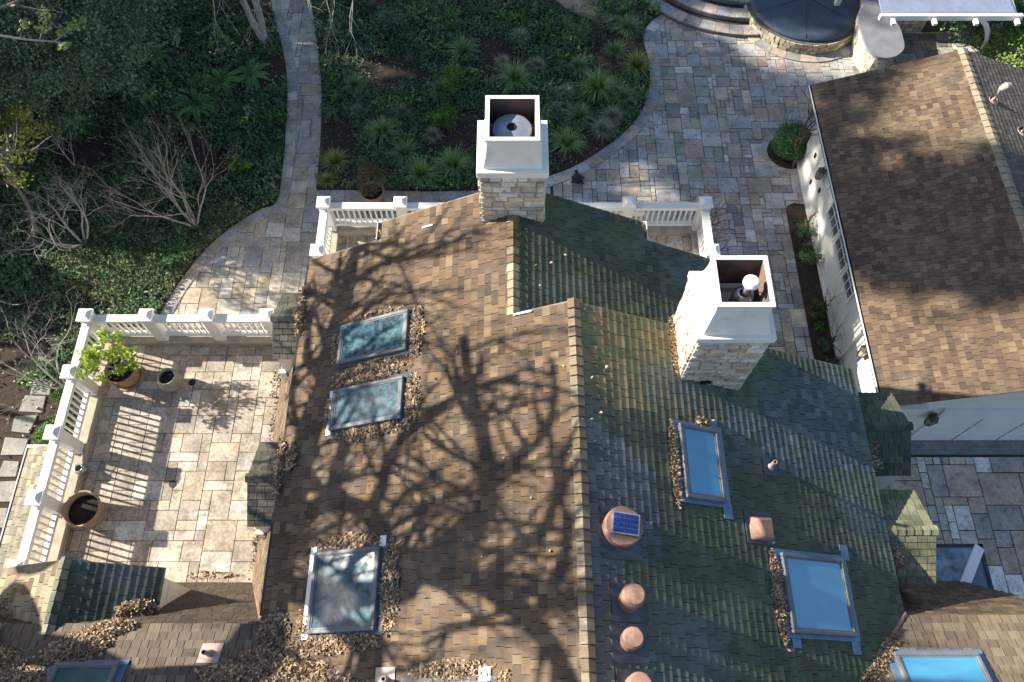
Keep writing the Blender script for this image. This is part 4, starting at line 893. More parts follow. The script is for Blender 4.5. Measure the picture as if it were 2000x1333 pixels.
G2 = [(.13, .19, .11), (.11, .165, .10), (.16, .21, .13)]
GD = [(.06, .115, .055), (.08, .145, .065), (.05, .10, .05)]
LIME = [(.34, .46, .04), (.36, .50, .06), (.20, .34, .035), (.42, .50, .10)]
DRYC0 = [(.30, .22, .15), (.36, .27, .19), (.24, .22, .12)]
YEL = [(.28, .27, .05), (.22, .25, .06), (.34, .28, .07), (.15, .2, .05)]
BRIGHT = [(.10, .22, .04), (.14, .27, .05), (.07, .17, .035)]
# potted citrus foliage
r = R(91); p0 = Vector(potA.location) + Vector((0, 0, .45)); mb = MB(); tips = []
for k in range(5): grow(mb, p0, Vector((r.uniform(-.8, .8), r.uniform(-.4, .7), 1)), .5, .018, 2, r, tips=tips, spread=.8)
mb.build('stem', M['barkp'], potA)
mb = MB(); tips.append((p0 + Vector((-.1, .5, 1.0)), Vector((0, 0, 1)))); tips.append((p0 + Vector((-.12, .42, .8)), Vector((0, 0, 1))))
tips = [t for t in tips if (t[0] - p0).length < 1.1]
for t, d in r.sample(tips, min(30, len(tips))): cloud(mb, t, (.12, .12, .08), 22, .08, LIME, r, shell=.1)
for dx, dy, dz in ((-.62, -.02, .25), (-.45, 0, .3), (.45, .05, .4), (.5, -.08, .3), (-.3, -.25, .1), (.1, -.15, .25), (0, .1, .5), (-.25, .15, .5), (.3, .2, .55), (-.1, .5, .95), (-.1, .38, .75), (.2, -.1, .3)): cloud(mb, p0 + Vector((dx * .85, dy * .85, dz * .9)), (.14, .12, .09), 46, .08, LIME, r, shell=.1)
mb.build('foliage', M['leaf'], potA)
r = R(92); p0 = Vector(potD.location) + Vector((0, 0, .6)); mb = MB()
for k in range(9): grow(mb, p0, rdir(r, .8), .55, .012, 2, r)
mb.build('stem', M['bark'], potD); mb = MB(); clumps(mb, p0 + Vector((0, 0, .45)), (.48, .48, .45), 34, .16, 60, .05, [(.13, .12, .05), (.09, .11, .045), (.16, .12, .06)], r); mb.build('foliage', M['leaf'], potD)
# arching grass clumps
def tuft_mesh(seed, n, ln, cols, wd=.011, droop=1.0):
    r = R(seed); mb = MB()
    for _ in range(n):
        a = r.uniform(0, 6.283); l = ln * r.uniform(.55, 1.1); out = r.uniform(.15, 1.15); c = r.choice(cols); g = r.uniform(.6, 1.5)
        d = Vector((math.cos(a), math.sin(a), 0)); s = Vector((-d.y, d.x, 0)); q0 = d * r.uniform(0, .06); prev = None; seg = 4
        for i in range(seg + 1):
            t = i / seg; h = l * (t * .95 - droop * .62 * out * t * t); x = l * out * .85 * t * (.55 + .45 * t); wv = wd * (1 - t * .85)
            q = q0 + d * x + Vector((0, 0, max(h, .01))); e = (q - s * wv, q + s * wv)
            if prev: mb.face([prev[0], prev[1], e[1], e[0]], tuple(x_ * g * (.8 + .5 * t) for x_ in c))
            prev = e
    return mb
protos = {}
for nm, seed, n, ln, cols in (('a', 1, 420, .72, [(.18, .29, .10), (.30, .40, .15), (.13, .22, .08)]), ('b', 2, 400, .72, [(.13, .23, .10), (.11, .19, .085), (.26, .34, .14)]), ('c', 3, 480, .62, [(.26, .27, .18), (.20, .25, .16), (.34, .31, .23)]), ('d', 4, 420, .70, [(.24, .29, .08), (.16, .23, .07), (.32, .34, .10)])):
    o = tuft_mesh(seed, n, ln, cols).build('grass_clump', M['leaf']); protos[nm] = o.data; bpy.data.objects.remove(o)
TUFTS = [(1005, 155, 44, 'a', 'large arching grass clump with bright tips directly above the near chimney top'), (905, 100, 38, 'b', 'dark arching grass clump up and left of the bright tipped one above the chimney'), (1014, 72, 30, 'c', 'soft fuzzy pale grass clump highest above the chimney'),
 (1165, 172, 48, 'a', 'broad dense grass clump in the right middle of the planted bed'), (1243, 128, 40, 'd', 'yellow green grass clump spilling onto the patio edge'), (1226, 55, 36, 'b', 'dark grass clump at the tip of the bed near the stone steps'),
 (1106, 178, 26, 'c', 'greyish grass clump between two dense green clumps'), (1216, 190, 32, 'b', 'grass clump low on the curved patio edge under the yellow one'), (1130, 228, 36, 'b', 'dark grass clump right of the chimney shroud'),
 (1176, 252, 34, 'c', 'pale dry grass clump near the curved border right of the chimney'), (1108, 280, 40, 'a', 'spiky grass clump touching the border nearest the chimney'), (1085, 215, 26, 'c', 'small faded grass clump just off the chimney corner'),
 (748, 258, 38, 'a', 'grass clump with light tips in the left middle of the bed'), (792, 300, 36, 'b', 'dark grass clump right behind the potted shrub'), (886, 322, 42, 'a', 'big grass clump left of the chimney shaft'),
 (822, 342, 40, 'a', 'big grass clump at the bed edge left of the chimney'), (655, 315, 32, 'd', 'sharp light tipped grass clump beside the narrow path'), (694, 165, 28, 'b', 'small grass clump alone in bare mulch'),
 (982, 118, 22, 'c', 'wispy brown grass tuft between the clumps above the chimney'), (1050, 125, 26, 'c', 'fuzzy brown grass tuft right of the bright tipped clump'), (862, 175, 30, 'b', 'grass clump beside the lime green vine'),
 (786, 218, 26, 'c', 'grey fuzzy grass tuft left of the lime green vine'), (846, 262, 26, 'c', 'grey fuzzy grass tuft below the lime green vine'), (1195, 225, 30, 'c', 'feathery grass clump near the rose coloured border stone'),
 (1130, 130, 30, 'b', 'dark low grass clump behind the broad dense clump'), (1200, 100, 30, 'b', 'shaded grass clump between the bed tip and yellow clump'), (700, 215, 22, 'c', 'thin grey grass tuft in the left of the bed'), (640, 350, 22, 'd', 'small light grass tuft at the corner of path and balcony')]
for i, (u, v, px, k, lab) in enumerate(TUFTS):
    p = P(u, v + 6, .06); o = bpy.data.objects.new('grass_clump', protos[k]); C.objects.link(o); o.location = p
    s = px / 55 * 1.5; o.scale = (s, s, s * .95); o.rotation_euler = (0, 0, i * 1.7); tag(o, lab, 'grass clump', 'grass clumps in the planted bed')
# ferns
def fern_mesh(seed, n=15, ln=.8, cols=None):
    r = R(seed); mb = MB(); cols = cols or [(.08, .20, .06), (.10, .24, .07), (.12, .28, .07)]
    for k in range(n):
        a = k * 6.283 / n + r.uniform(-.25, .25); d = Vector((math.cos(a), math.sin(a), 0)); s = Vector((-d.y, d.x, 0)); L_ = ln * r.uniform(.7, 1.1); c = r.choice(cols); g = r.uniform(.7, 1.4)
        mb.tube([d * (L_ * .9 * t_) + Vector((0, 0, L_ * (.75 * t_ - .75 * t_ * t_) + .05)) for t_ in (0, .2, .4, .6, .8, .96)], .006, 3, c, cap=False)
        for i in range(1, 17):
            t = i / 17; q = d * (L_ * .9 * t) + Vector((0, 0, L_ * (.75 * t - .75 * t * t) + .05)); wl = .12 * L_ * math.sin(math.pi * min(1, t * .92 + .08)) + .012
            for sg in (1, -1): leafq(mb, q, (s * sg + d * .45 + Vector((0, 0, -.15))).normalized(), Vector((0, 0, 1)), wl, .018, tuple(x * g for x in c))
    mb.lathe([(.05, 0), (.06, .05), (.03, .09), (0, .1)], (0, 0, 0), 8, (.08, .06, .03))
    return mb
fm = []
for sd in (1, 2): o = fern_mesh(sd).build('fern', M['leaf']); fm.append(o.data); bpy.data.objects.remove(o)
for i, (u, v, s, lab) in enumerate([(385, 210, 1.15, 'bright green fern nearest the bare pale shrub'), (432, 165, 1.1, 'fern up and right of the brightest fern'), (492, 152, 1.0, 'fern closest to the narrow path'), (305, 115, 1.0, 'dim fern in deep shade right of the dense evergreen crown'), (150, 255, .9, 'dark fern half hidden below the yellowing tree'), (345, 495, .7, 'pale leaved fern like plant at the edge of the curved paving')]):
    o = bpy.data.objects.new('fern', fm[i % 2]); C.objects.link(o); o.location = P(u, v, .06); o.scale = (s, s, s); o.rotation_euler = (0, 0, i); tag(o, lab, 'fern')
# shrubs
def shrub(u, v, z, rad, cols, label, nc=22, nl=70, size=.06, cat='shrub', name='shrub', cr=.35, mtx=None, seed=None):
    p = P(u, v, 0) if mtx is None else Vector(mtx); r = R(seed or int(u * 7 + v)); root = empty(name, p, label, cat)
    mb = MB()
    for k in range(5): grow(mb, p + Vector((0, 0, .02)), rdir(r, 1.1), z * .8, .012 + .01 * z, 1, r)
    mb.build('stem', M['barkd'], root)
    mb = MB(); clumps(mb, p + Vector((0, 0, z)), rad, nc, cr * max(rad), nl, size, cols, r); mb.build('foliage', M['leaf'], root); return root
shrub(476, 340, .25, (.38, .34, .3), BRIGHT, 'rounded bright green shrub beside the lower part of the narrow path')
shrub(888, 180, .55, (.32, .42, .55), BRIGHT + LIME[2:3], 'lime green leafy vine mound left above the chimney', nc=26)
shrub(872, 245, .4, (.42, .40, .4), BRIGHT, 'bright green leafy shrub low left of the chimney top', nc=26)
shrub(1538, 297, .46, (.56, .54, .46), [(.08, .19, .06), (.11, .24, .075), (.06, .15, .05)], 'dense clipped round green shrub against the garage wall', nc=150, nl=110, size=.05, cr=.26)
r = R(93); mb = MB(); cloud(mb, (c0.x, c0.y, .50), (.56, .54, .46), 9000, .06, [(.08, .18, .055), (.11, .23, .07), (.06, .14, .05)], r, shell=.8); bx = [o for o in bpy.data.objects if o.get('label', '').startswith('dense clipped')][0]; mb.build('outer_leaves', M['leaf'], bx)
shrub(440, 25, .3, (.8, .5, .3), GD, 'dark low shrub under the pale trunks', nc=16)
shrub(300, 465, .2, (.5, .4, .25), GD + G2, 'olive low shrub behind the lit ground cover', nc=14)
shrub(430, 300, .2, (.3, .3, .2), GD, 'small dark shrub left of the bright rounded one', nc=10)
shrub(690, 20, .35, (.7, .6, .35), G1, 'dull green shrub at the top right of the narrow path', nc=22)
shrub(760, 60, .3, (.8, .5, .3), G2, 'greyish green shrub at the top of the bed', nc=22)
shrub(1040, 20, .3, (.5, .5, .3), G2 + BRIGHT[:1], 'yellow green low shrub beside the gravel patch', nc=18)
shrub(1120, 85, .3, (.6, .4, .3), G1, 'dark green shrub below the gravel patch', nc=18)
shrub(650, 235, .2, (.25, .3, .2), G2, 'blue green small plant on the right edge of the narrow path', nc=10)
shrub(545, 215, .2, (.22, .25, .2), G2, 'blue green small plant on the left edge of the narrow path', nc=10)
shrub(175, 385, .25, (.5, .4, .3), G2, 'pale green low shrub between the bare shrubs', nc=16)
shrub(103, 850, .12, (.28, .5, .14), BRIGHT, 'glossy green shrub with white flecks beside the stepping stones', nc=20)
shrub(122, 775, .14, (.2, .2, .14), BRIGHT, 'small green sprout at the foot of the twisted bare shrub', nc=8)
hedge = shrub(0, 0, 1.2, (1.5, 1.2, .9), [(.16, .24, .05), (.11, .19, .045), (.20, .27, .07)], 'sunlit yellow green hedge behind the garage ridge', nc=110, nl=90, size=.09, cat='hedge', name='hedge', cr=.3, mtx=(15.1, 17.8, 0), seed=7)
shrub(0, 0, 1.3, (1.5, 1.0, 1.0), GD + G1, 'dark leafy shrub under the arched brace of the patio cover', nc=70, nl=80, size=.09, mtx=(15.2, 19.6, 0), seed=8, cr=.3)
# creeping plants in the strip by the garage
for i, (x, y, s, cols, lab) in enumerate([(8.15, 12.4, .5, G1, 'leafy climber at the upper end of the garage planting strip'), (8.2, 11.6, .45, G1, 'leafy plant in the garage strip left of the middle window'), (8.15, 10.0, .35, [(.10, .14, .04), (.08, .12, .04)], 'mossy yellow green mound in the garage strip'), (8.12, 9.0, .22, GD + G1, 'small green rosette low in the garage strip'), (8.2, 8.5, .3, GD + G1, 'dark green plant at the lower end of the garage strip'), (8.1, 9.5, .16, BRIGHT, 'tiny green rosette in bare soil of the garage strip')]):
    shrub(0, 0, s * .6, (s * .6, s * .9, s * .6), cols, lab, nc=16, nl=60, size=.05, mtx=(x, y, .03), seed=100 + i)
# bare trees and shrubs
def bare(name, loc, label, seed, trunks, depth, ln, rad, m='barkp', spread=.6, kids=3, cat='bare tree', up=.03, bend=.16, leaf=None, shrink=.7):
    r = R(seed); root = empty(name, loc, label, cat); loc = Vector(loc); mb = MB(); mb2 = MB(); tips = []
    for k, d in enumerate(trunks): 
        grow(mb, loc, Vector(d), ln, rad, depth, r, spread, kids, bend, up, tips, 6, shrink)
    mb.build('branches', M[m], root)
    mb2.lathe([(rad * 1.5, -.05), (rad * 1.2, .04), (rad * 1.0, .12)], loc, 8); mb2.build('root_flare', M[m], root)
    if leaf:
        mb = MB()
        for t, d in tips:
            if r.random() < leaf[0]: cloud(mb, t, (leaf[1],) * 3, leaf[2], leaf[3], leaf[4], r, shell=.1)
        mb.build('foliage', M['leaf'], root)
    return root
bare('bare_tree', P(385, 447, .05), 'pale leafless many branched tree in the left garden fanning up and left', 201, [(-.15, .2, 1), (-.5, .4, 1), (.35, .3, 1), (-.5, -.1, .9), (.15, -.2, 1), (-.05, .6, .8)], 4, 1.55, .034, spread=.55, kids=3, m='barkt')
bare('bare_tree', P(165, 480, .05), 'twisting leafless shrub with looping pale twigs at the left of the garden', 202, [(-.6, .3, .7), (.5, .3, .6), (.1, -.6, .6), (-.5, -.4, .7), (0, .7, .7)], 4, 1.15, .034, spread=1.0, kids=3, bend=.35)
bare('bare_tree', P(134, 762, .05), 'twisted bare shrub leaning left beside the terrace railing', 203, [(-.5, .25, 1), (-.9, -.1, .6), (.1, .4, .9)], 4, 1.2, .03, spread=.8, kids=3, bend=.3)
bare('bare_tree', P(145, 325, .05), 'small bare sapling behind the pale leafless tree', 204, [(0, .2, 1), (-.3, .1, 1), (.4, .2, .9)], 2, .9, .018, spread=.6)
bare('bare_tree', P(60, 330, .05), 'tangled grey shrub beneath the yellowing foliage', 205, [(0, .3, 1), (-.5, .1, .8), (.5, .2, .8), (.2, -.4, .8), (-.3, -.4, .8)], 3, 1.1, .03, spread=.9, bend=.3, m='bark')
bare('bare_tree', P(516, 82, .05), 'pale forked trunks with drooping twigs beside the top of the path', 206, [(-.12, .10, 1), (.12, .14, 1)], 4, 3.0, .13, spread=.7, kids=3, up=.02, m='barkp', shrink=.62, bend=.10)
bare('espalier_tree', (8.3, 9.95, .03), 'knobbly bare espalier in the garage strip below the last window', 207, [(-.1, 0, 1), (0, .1, 1)], 3, .55, .028, spread=1.1, m='barkd', cat='espalier')
bare('espalier_tree', (8.3, 8.95, .03), 'knobbly bare espalier nearest the garage downpipe', 208, [(-.05, 0, 1), (0, .12, 1)], 3, .55, .028, spread=1.1, m='barkd', cat='espalier')
bare('espalier_tree', (8.25, 12.6, .03), 'knobbly bare espalier above the middle garage window', 209, [(0, 0, 1), (0, .2, 1)], 3, .5, .025, spread=1.1, m='barkd', cat='espalier')
bare('climbing_vine', (8.3, 14.9, .03), 'dark tangled leafless vine over the far corner of the garage eave', 210, [(-.1, .1, 1), (-.15, -.05, 1), (-.1, .2, 1)], 4, 1.3, .03, spread=.8, m='barkv', cat='vine', shrink=.62, bend=.25)
bare('climbing_vine', (8.6, 15.9, .03), 'dense dark twiggy vine along the far end of the garage roof', 211, [(.2, 0, 1), (0, 0, 1), (.35, 0, 1), (.1, .1, 1)], 4, 1.3, .025, spread=.8, m='barkv', cat='vine', shrink=.62, bend=.25)
for i, (x, y, z, lab) in enumerate([(4.55, 10.75, 2.6, 'dark gnarled vine reaching over the balcony corner post'), (4.95, 9.85, 1.8, 'dark gnarled vine on the paving beside the balcony railing'), (4.95, 9.1, 1.8, 'dark gnarled twigs just above the right chimney')]):
    o = bare('climbing_vine', (x, y, 0.02), lab, 220 + i, [(.02, 0, 1)], 0, z, .03, m='barkv', cat='vine', bend=.05)
    r = R(300 + i); mb = MB()
    for k in range(7 if i == 0 else 5): grow(mb, Vector((x, y, z)), Vector((r.uniform(-.8, 1), r.uniform(-.7, .8), r.uniform(-.1, .5))), .6, .024, 3, r, spread=1.0, kids=3, bend=.35, shrink=.7)
    mb.build('twigs', M['barkv'], o)
# leafy trees in the upper left
def tree(loc, label, crown, rad, nc, cr, nl, size, cols, seed, m='bark', trunk=.14, name='evergreen_tree', cat='tree'):
    root = empty(name, loc, label, cat); loc = Vector(loc); r = R(seed); mb = MB(); top = Vector(crown)
    mb.tube(smooth_line([loc, loc.lerp(top, .4) + Vector((.15, .1, 0)), top + Vector((0, 0, rad[2] * .4))], 4), [trunk * (1 - .8 * i / 8) for i in range(9)], 8); mb.build('trunk', M[m], root)
    mb = MB()
    for k in range(16): v = rdir(r, .1); mb.tube([loc.lerp(top, r.uniform(.5, .95)), top + Vector((v.x * rad[0], v.y * rad[1], v.z * rad[2])) * .45, top + Vector((v.x * rad[0], v.y * rad[1], v.z * rad[2])) * .9], [trunk * .35, trunk * .2, .01], 5, cap=False) if False else mb.tube([loc.lerp(top, r.uniform(.6, .95)), top + Vector((v.x * rad[0] * .45, v.y * rad[1] * .45, v.z * rad[2] * .45)), top + Vector((v.x * rad[0] * .9, v.y * rad[1] * .9, v.z * rad[2] * .9))], [trunk * .35, trunk * .2, .01], 5, cap=False)
    mb.build('limbs', M[m], root)
    mb = MB(); clumps(mb, crown, rad, nc, cr, nl, size, cols, r); mb.build('crown', M['leaf'], root); return root
tree((-13.8, 18.2, 0), 'dense dark evergreen crown filling the upper left corner', (-12.6, 16.9, 3.6), (3.6, 3.2, 2.2), 480, .5, 105, .085, [(.12, .18, .10), (.15, .21, .12), (.10, .15, .085)], 401)
tree((-14.5, 14.2, 0), 'darker evergreen crown behind the yellowing foliage at the left edge', (-14.6, 14.8, 3.2), (2.0, 2.0, 1.8), 150, .5, 100, .085, [(.10, .16, .08), (.13, .18, .09)], 402)
tree((-13.4, 12.4, 0), 'sunlit yellowing tree with sparse leaves at the left edge', (-12.9, 12.9, 3.3), (1.35, 1.6, .7), 46, .30, 50, .09, YEL + LIME[:1], 403, trunk=.07, name='yellowing_tree')
root = empty('evergreen_branch', (-11.5, 13.2, 7), 'single sunlit leafy branch reaching in over the dark evergreen crown', 'branch')
mb = MB(); bp = [P(-60, 62, 6.6), P(0, 70, 6.6), P(55, 78, 6.5), P(108, 82, 6.4), P(125, 85, 6.4)]; mb.tube(smooth_line(bp, 4), [.03 - i * .0012 for i in range(17)], 5)
for a, b in (((38, 74), (48, 50)), ((78, 78), (88, 30)), ((105, 82), (160, 42)), ((112, 83), (128, 92))): mb.tube([P(*a, 6.45), P(*b, 6.6)], [.014, .005], 4)
mb.build('twig', M['barkp'], root); mb = MB(); r = R(9)
for u, v, s in ((48, 48, .12), (85, 55, .13), (90, 35, .14), (86, 22, .1), (120, 60, .12), (138, 52, .15), (150, 48, .13), (162, 40, .13), (128, 88, .12)): cloud(mb, P(u, v, 6.6), (s, s, .08), 34, .09, [(.22, .30, .09), (.28, .36, .14)], r, shell=.1)
mb.build('foliage', M['leaf'], root)
root = empty('drooping_branches', P(520, -60, 5.5), 'tangle of pale drooping twigs hanging over the top of the narrow path', 'branch')
mb = MB(); r = R(95); tp = []
for u in (395, 430, 468, 500, 545, 590, 620, 660, 700): grow(mb, P(u, -55, 5.2), Vector((r.uniform(-.25, .25), -.55, -.75)), r.uniform(.8, 1.4), .014, 2, r, spread=.7, kids=3, bend=.2, up=-.06, tips=tp, n=4)
mb.tube(smooth_line([P(u, -62 + 6 * math.sin(u), 5.25) for u in (380, 460, 540, 620, 710)], 4), .03, 6); mb.build('twigs', M['barkp'], root)
mb = MB()
for t, d in r.sample(tp, min(60, len(tp))): cloud(mb, t, (.08, .08, .08), 4, .06, DRYC0, r, shell=.1)
mb.build('withered_leaves', M['dry'], root)
# off-frame trees: a big leafless one to the west whose boughs throw the shadows, and the evergreen screen
SD = TS; TT = 8.5
def roofpt(u, v):
    q = ray(u, v); a = ZR - SL * XR; D = (HC - a) / (1 + SL * q[0]); return Vector((q[0] * D, q[1] * D, HC - D))
def lift(u, v, t): return roofpt(u, v) + SD * t
LIMBS = [([(530, 1330), (528, 1230), (531, 1134), (543, 1078), (563, 1012), (582, 920), (600, 860), (619, 800), (634, 760), (638, 716), (650, 670), (660, 634), (675, 587), (684, 540), (700, 480), (722, 430)], .17, .05, 11),
 ([(531, 1134), (566, 1147), (609, 1158), (690, 1166), (780, 1158), (803, 1131), (815, 1111)], .11, .09, 11.4),
 ([(711, 1345), (724, 1305), (724, 1270), (705, 1243), (675, 1228), (640, 1190), (600, 1160)], .11, .08, 11),
 ([(813, 1111), (870, 1125), (945, 1138), (978, 1158), (1008, 1184), (1041, 1217), (1087, 1276), (1110, 1330)], .11, .06, 12),
 ([(815, 1108), (856, 1075), (912, 1029), (950, 996), (952, 920), (946, 860), (930, 800), (915, 729), (905, 660)], .09, .04, 12),
 ([(810, 1105), (774, 1098), (750, 1045), (731, 1012), (705, 993), (665, 983), (632, 983), (609, 1006), (576, 1032)], .085, .07, 11.5),
 ([(731, 986), (751, 946), (760, 900), (800, 840), (870, 790), (930, 760), (1010, 735)], .06, .03, 12),
 ([(665, 983), (655, 920), (672, 868), (648, 830), (634, 790)], .06, .04, 11.6), ([(628, 735), (603, 704), (604, 650), (596, 600)], .06, .025, 11),
 ([(619, 886), (590, 860), (575, 800), (572, 740)], .05, .02, 11), ([(684, 560), (740, 520), (820, 500), (900, 470)], .05, .02, 12),
 ([(1041, 1217), (1080, 1150), (1105, 1080), (1110, 1000)], .06, .03, 12.3), ([(945, 1138), (1000, 1080), (1060, 1040), (1090, 960), (1100, 880)], .06, .03, 12.5),
 ([(952, 920), (1010, 900), (1060, 850), (1085, 780), (1080, 700)], .05, .02, 12.5), ([(1100, 1190), (1230, 1130), (1400, 1110)], .05, .03, 13), ([(690, 1166), (700, 1100), (735, 1060), (800, 1010)], .05, .02, 11.5)]
btree = empty('leafless_tree', (-16.2, .5, 0), 'big leafless tree west of the house, its boughs shading the roof', 'tree')
mb = MB(); r = R(77); tw = MB(); twt = []
for pts, r0, r1, t in LIMBS:
    L_ = smooth_line([lift(u, v, t - 3.0 + .4 * math.sin(i * .9)) for i, (u, v) in enumerate(pts)], 4); n = len(L_)
    mb.tube(L_, [1.95 * (r0 + (r1 - r0) * i / (n - 1)) for i in range(n)], 7)
    for i in range(2, n - 1, 2):
        d = (L_[i + 1] - L_[i]).normalized()
        for _ in range(2 if r0 >= .15 else 1): grow(tw, L_[i], (d + rdir(r) * 1.1).normalized(), r.uniform(.7, 1.7), .035 + .22 * r0, 2, r, spread=.8, kids=3, n=4, bend=.2, tips=twt)
a = lift(530, 1330, 8); b = Vector((-16.2, .5, 0)); mb.tube(smooth_line([b, b + Vector((.3, .2, 4.5)), a + Vector((-.8, -1.2, -2.0)), a], 4), [.34 - .013 * i for i in range(13)], 9)
mb.tube([b + Vector((.3, .2, 5)), lift(711, 1345, 8)], [.2, .11], 8)
for pts, rr_ in (([(-60, 1150), (0, 1195), (50, 1250), (90, 1340)], .34), ([(130, 1290), (210, 1300), (330, 1355)], .26), ([(-40, 1080), (60, 1098), (140, 1085)], .14)):
    L_ = smooth_line([P(u, v, 5.6) + SD * 7.0 for u, v in pts], 4); mb.tube(L_, rr_, 7)
mb.build('boughs', M['bark'], btree); tw.build('twigs', M['bark'], btree)
btree2 = bare('leafless_tree', (-19.5, 9.0, 0), 'second leafless tree west of the terrace beyond the frame', 78, [(.1, .1, 1), (-.2, .3, 1)], 4, 4.0, .13, m='bark', spread=.62, kids=3, cat='tree', shrink=.72)
GE = [(.035, .06, .03), (.045, .07, .035)]
k = 0
for (x, y, h, rx) in ((-24, 20.8, 25.8, 3.4), (-28, 26, 24, 3.8), (-24, 30.5, 20, 3.6), (-25.5, 35.5, 17, 3.6), (-29.5, 20.8, 26.6, 3.0), (-23, 25.5, 20, 3.2), (-22, 33, 14, 3.2), (-21.5, 12.6, 4.8, 2.2), (-21.5, 16.6, 7.5, 2.4), (-21, 20, 11, 2.6)):
    k += 1; r = R(500 + k); root = empty('evergreen_tree', (x, y, 0), ['tallest', 'broad', 'leaning', 'northernmost', 'slender', 'middle', 'bushy', 'lowest', 'squat', 'rounded'][k - 1] + ' evergreen of the screen far west of the garden', 'tree', 'evergreen screen west of the garden')
    mb = MB(); mb.tube([(x, y, 0), (x + .2, y, h * .5), (x, y, h * .95)], [.3, .2, .05], 7); mb.build('trunk', M['bark'], root)
    mb = MB(); nn = int(26 + h * 7)
    for _ in range(nn):
        t = r.uniform(.12, 1); zz = h * t; rr_ = rx * (1.05 - .75 * max(0, t - .45) / .55) * math.sqrt(r.random()); a = r.uniform(0, 6.283)
        cloud(mb, (x + rr_ * math.cos(a), y + rr_ * math.sin(a), zz), (.95, .95, .6), 36, .5, GE, r, shell=.2)
    mb.build('crown', M['leaf'], root)

# ------------------------------------------------------------------ ground cover, mulch leaves
r = R(601); mb = MB()
def cover(n, reg, cols, size, h, dens=None):
    x0, x1, y0, y1, f = reg; c = 0
    seeds = [(r.uniform(x0, x1), r.uniform(y0, y1), r.uniform(.12, .45), r.choice(cols), r.uniform(.6, 1.5)) for _ in range(int(n / 26))]
    for (x, y, s, col, g) in seeds:
        if not f(x, y): continue
        if dens and math.sin(x * 1.7 + 1.3 * math.sin(y * .9)) + math.sin(y * 1.9 + 1.1 * math.sin(x * 1.3)) < dens: continue
        for _ in range(26):
            a = r.uniform(0, 6.283); q = s * math.sqrt(r.random()); px, py = x + q * math.cos(a), y + q * math.sin(a)
            if not f(px, py): continue
            p = Vector((px, py, .07 + r.uniform(0, h) * (1 - q / s * .6))); g2 = g * r.uniform(.7, 1.3)
            leafq(mb, p, rdir(r, .5), Vector((0, 0, 1)), size * r.uniform(.7, 1.4), size * .22, tuple(v * g2 for v in col))
sunlit_gold = lambda x, y: inA(x, y) and 10.5 + .3 * math.sin(x * 3) < y < 13.1 + .5 * math.sin(x * 2.1) and -12.6 < x  # zone whose golden leaf colours paint in a sunlit patch
cover(120000, (-17, -6.2, 8.0, 25, lambda x, y: inA(x, y) and not sunlit_gold(x, y)), GD + G1 + G1[:1], .11, .2, -1.1)
cover(26000, (-15, -6.2, 13.5, 25, inA), G2 + BRIGHT, .15, .3, .5)

cover(14000, (-12.8, -7.4, 10.4, 13.6, sunlit_gold), G1 + GD, .10, .2)
cover(44000, (-12.8, -7.4, 10.4, 13.6, sunlit_gold), [(.26, .24, .10), (.18, .19, .08), (.32, .27, .15), (.13, .16, .06), (.09, .13, .05)], .06, .12)
tag(mb.build('ground_cover', M['leaf']), 'low dark leafy ground cover of the left garden', 'ground cover', kind='stuff')
mb = MB(); cover(120000, (-7.4, 7.0, 10.6, 24, inB), GD + G1 + G2[:1], .10, .25, -.95)
cover(34000, (-7.4, 7.0, 12, 24, inB), G2 + BRIGHT, .15, .35, .3)
tag(mb.build('ground_cover', M['leaf']), 'mixed dark green ground cover of the central bed', 'ground cover', kind='stuff')
DRYC = [(.40, .28, .18), (.48, .36, .24), (.30, .20, .13), (.56, .44, .31), (.20, .13, .08), (.42, .29, .18)]
def litter(name, n, regs, zf, label, N=Vector((0, 0, 1)), size=.05, pile=.045, seed=1):
    r = R(seed); mb = MB()
    tot = sum(g[2] * g[3] for g in regs)
    for (cx_, cy_, rx_, ry_, rot) in [g if len(g) == 5 else (*g, 0) for g in regs]:
        m = int(n * rx_ * ry_ / tot)
        for _ in range(m):
            a = r.uniform(0, 6.283); q = math.sqrt(r.random()) * (1 if r.random() < .8 else r.uniform(1, 1.3)); ex, ey = rx_ * q * math.cos(a), ry_ * q * math.sin(a); c_, s_ = math.cos(rot), math.sin(rot)
            x, y = cx_ + ex * c_ - ey * s_, cy_ + ex * s_ + ey * c_
            z = zf(x, y)
            if z is None: continue
            p = Vector((x, y, z)) + N * (.02 + r.uniform(0, pile) * max(.15, 1 - q * .8)); c = r.choice(DRYC); g = r.uniform(.6, 1.25); col = tuple(v * g for v in c)
            d = rdir(r); nn = (N + rdir(r) * .8).normalized(); d = (d - nn * d.dot(nn)); 
            if d.length < .1: continue
            d.normalize(); s = d.cross(nn).normalized(); l = size * r.uniform(.45, 1.55); w_ = l * r.uniform(.25, .42); m_ = p + d * l * .5 - nn * l * r.uniform(.1, .3)
            mb.face([p, m_ + s * w_, p + d * l], col); mb.face([p, p + d * l, m_ - s * w_], tuple(v * .85 for v in col))
    tag(mb.build(name, M['dry']), label, 'dry leaves', kind='stuff')
zl = lambda x, y: zL(x) if x > XL else None
litter('dry_leaves', 2500, [(-2.37, 5.42, .62, .20), (-1.60, 6.0, .14, .48), (-2.5, 6.5, .6, .07), (-3.1, 6.0, .07, .3)], zl, 'dry brown leaves around the topmost skylight', NW_, seed=1)
litter('dry_leaves', 2200, [(-1.60, 4.75, .13, .45), (-2.35, 4.35, .62, .11), (-2.6, 5.25, .5, .08), (-3.1, 4.8, .06, .3)], zl, 'dry brown leaves around the second skylight', NW_, seed=2)
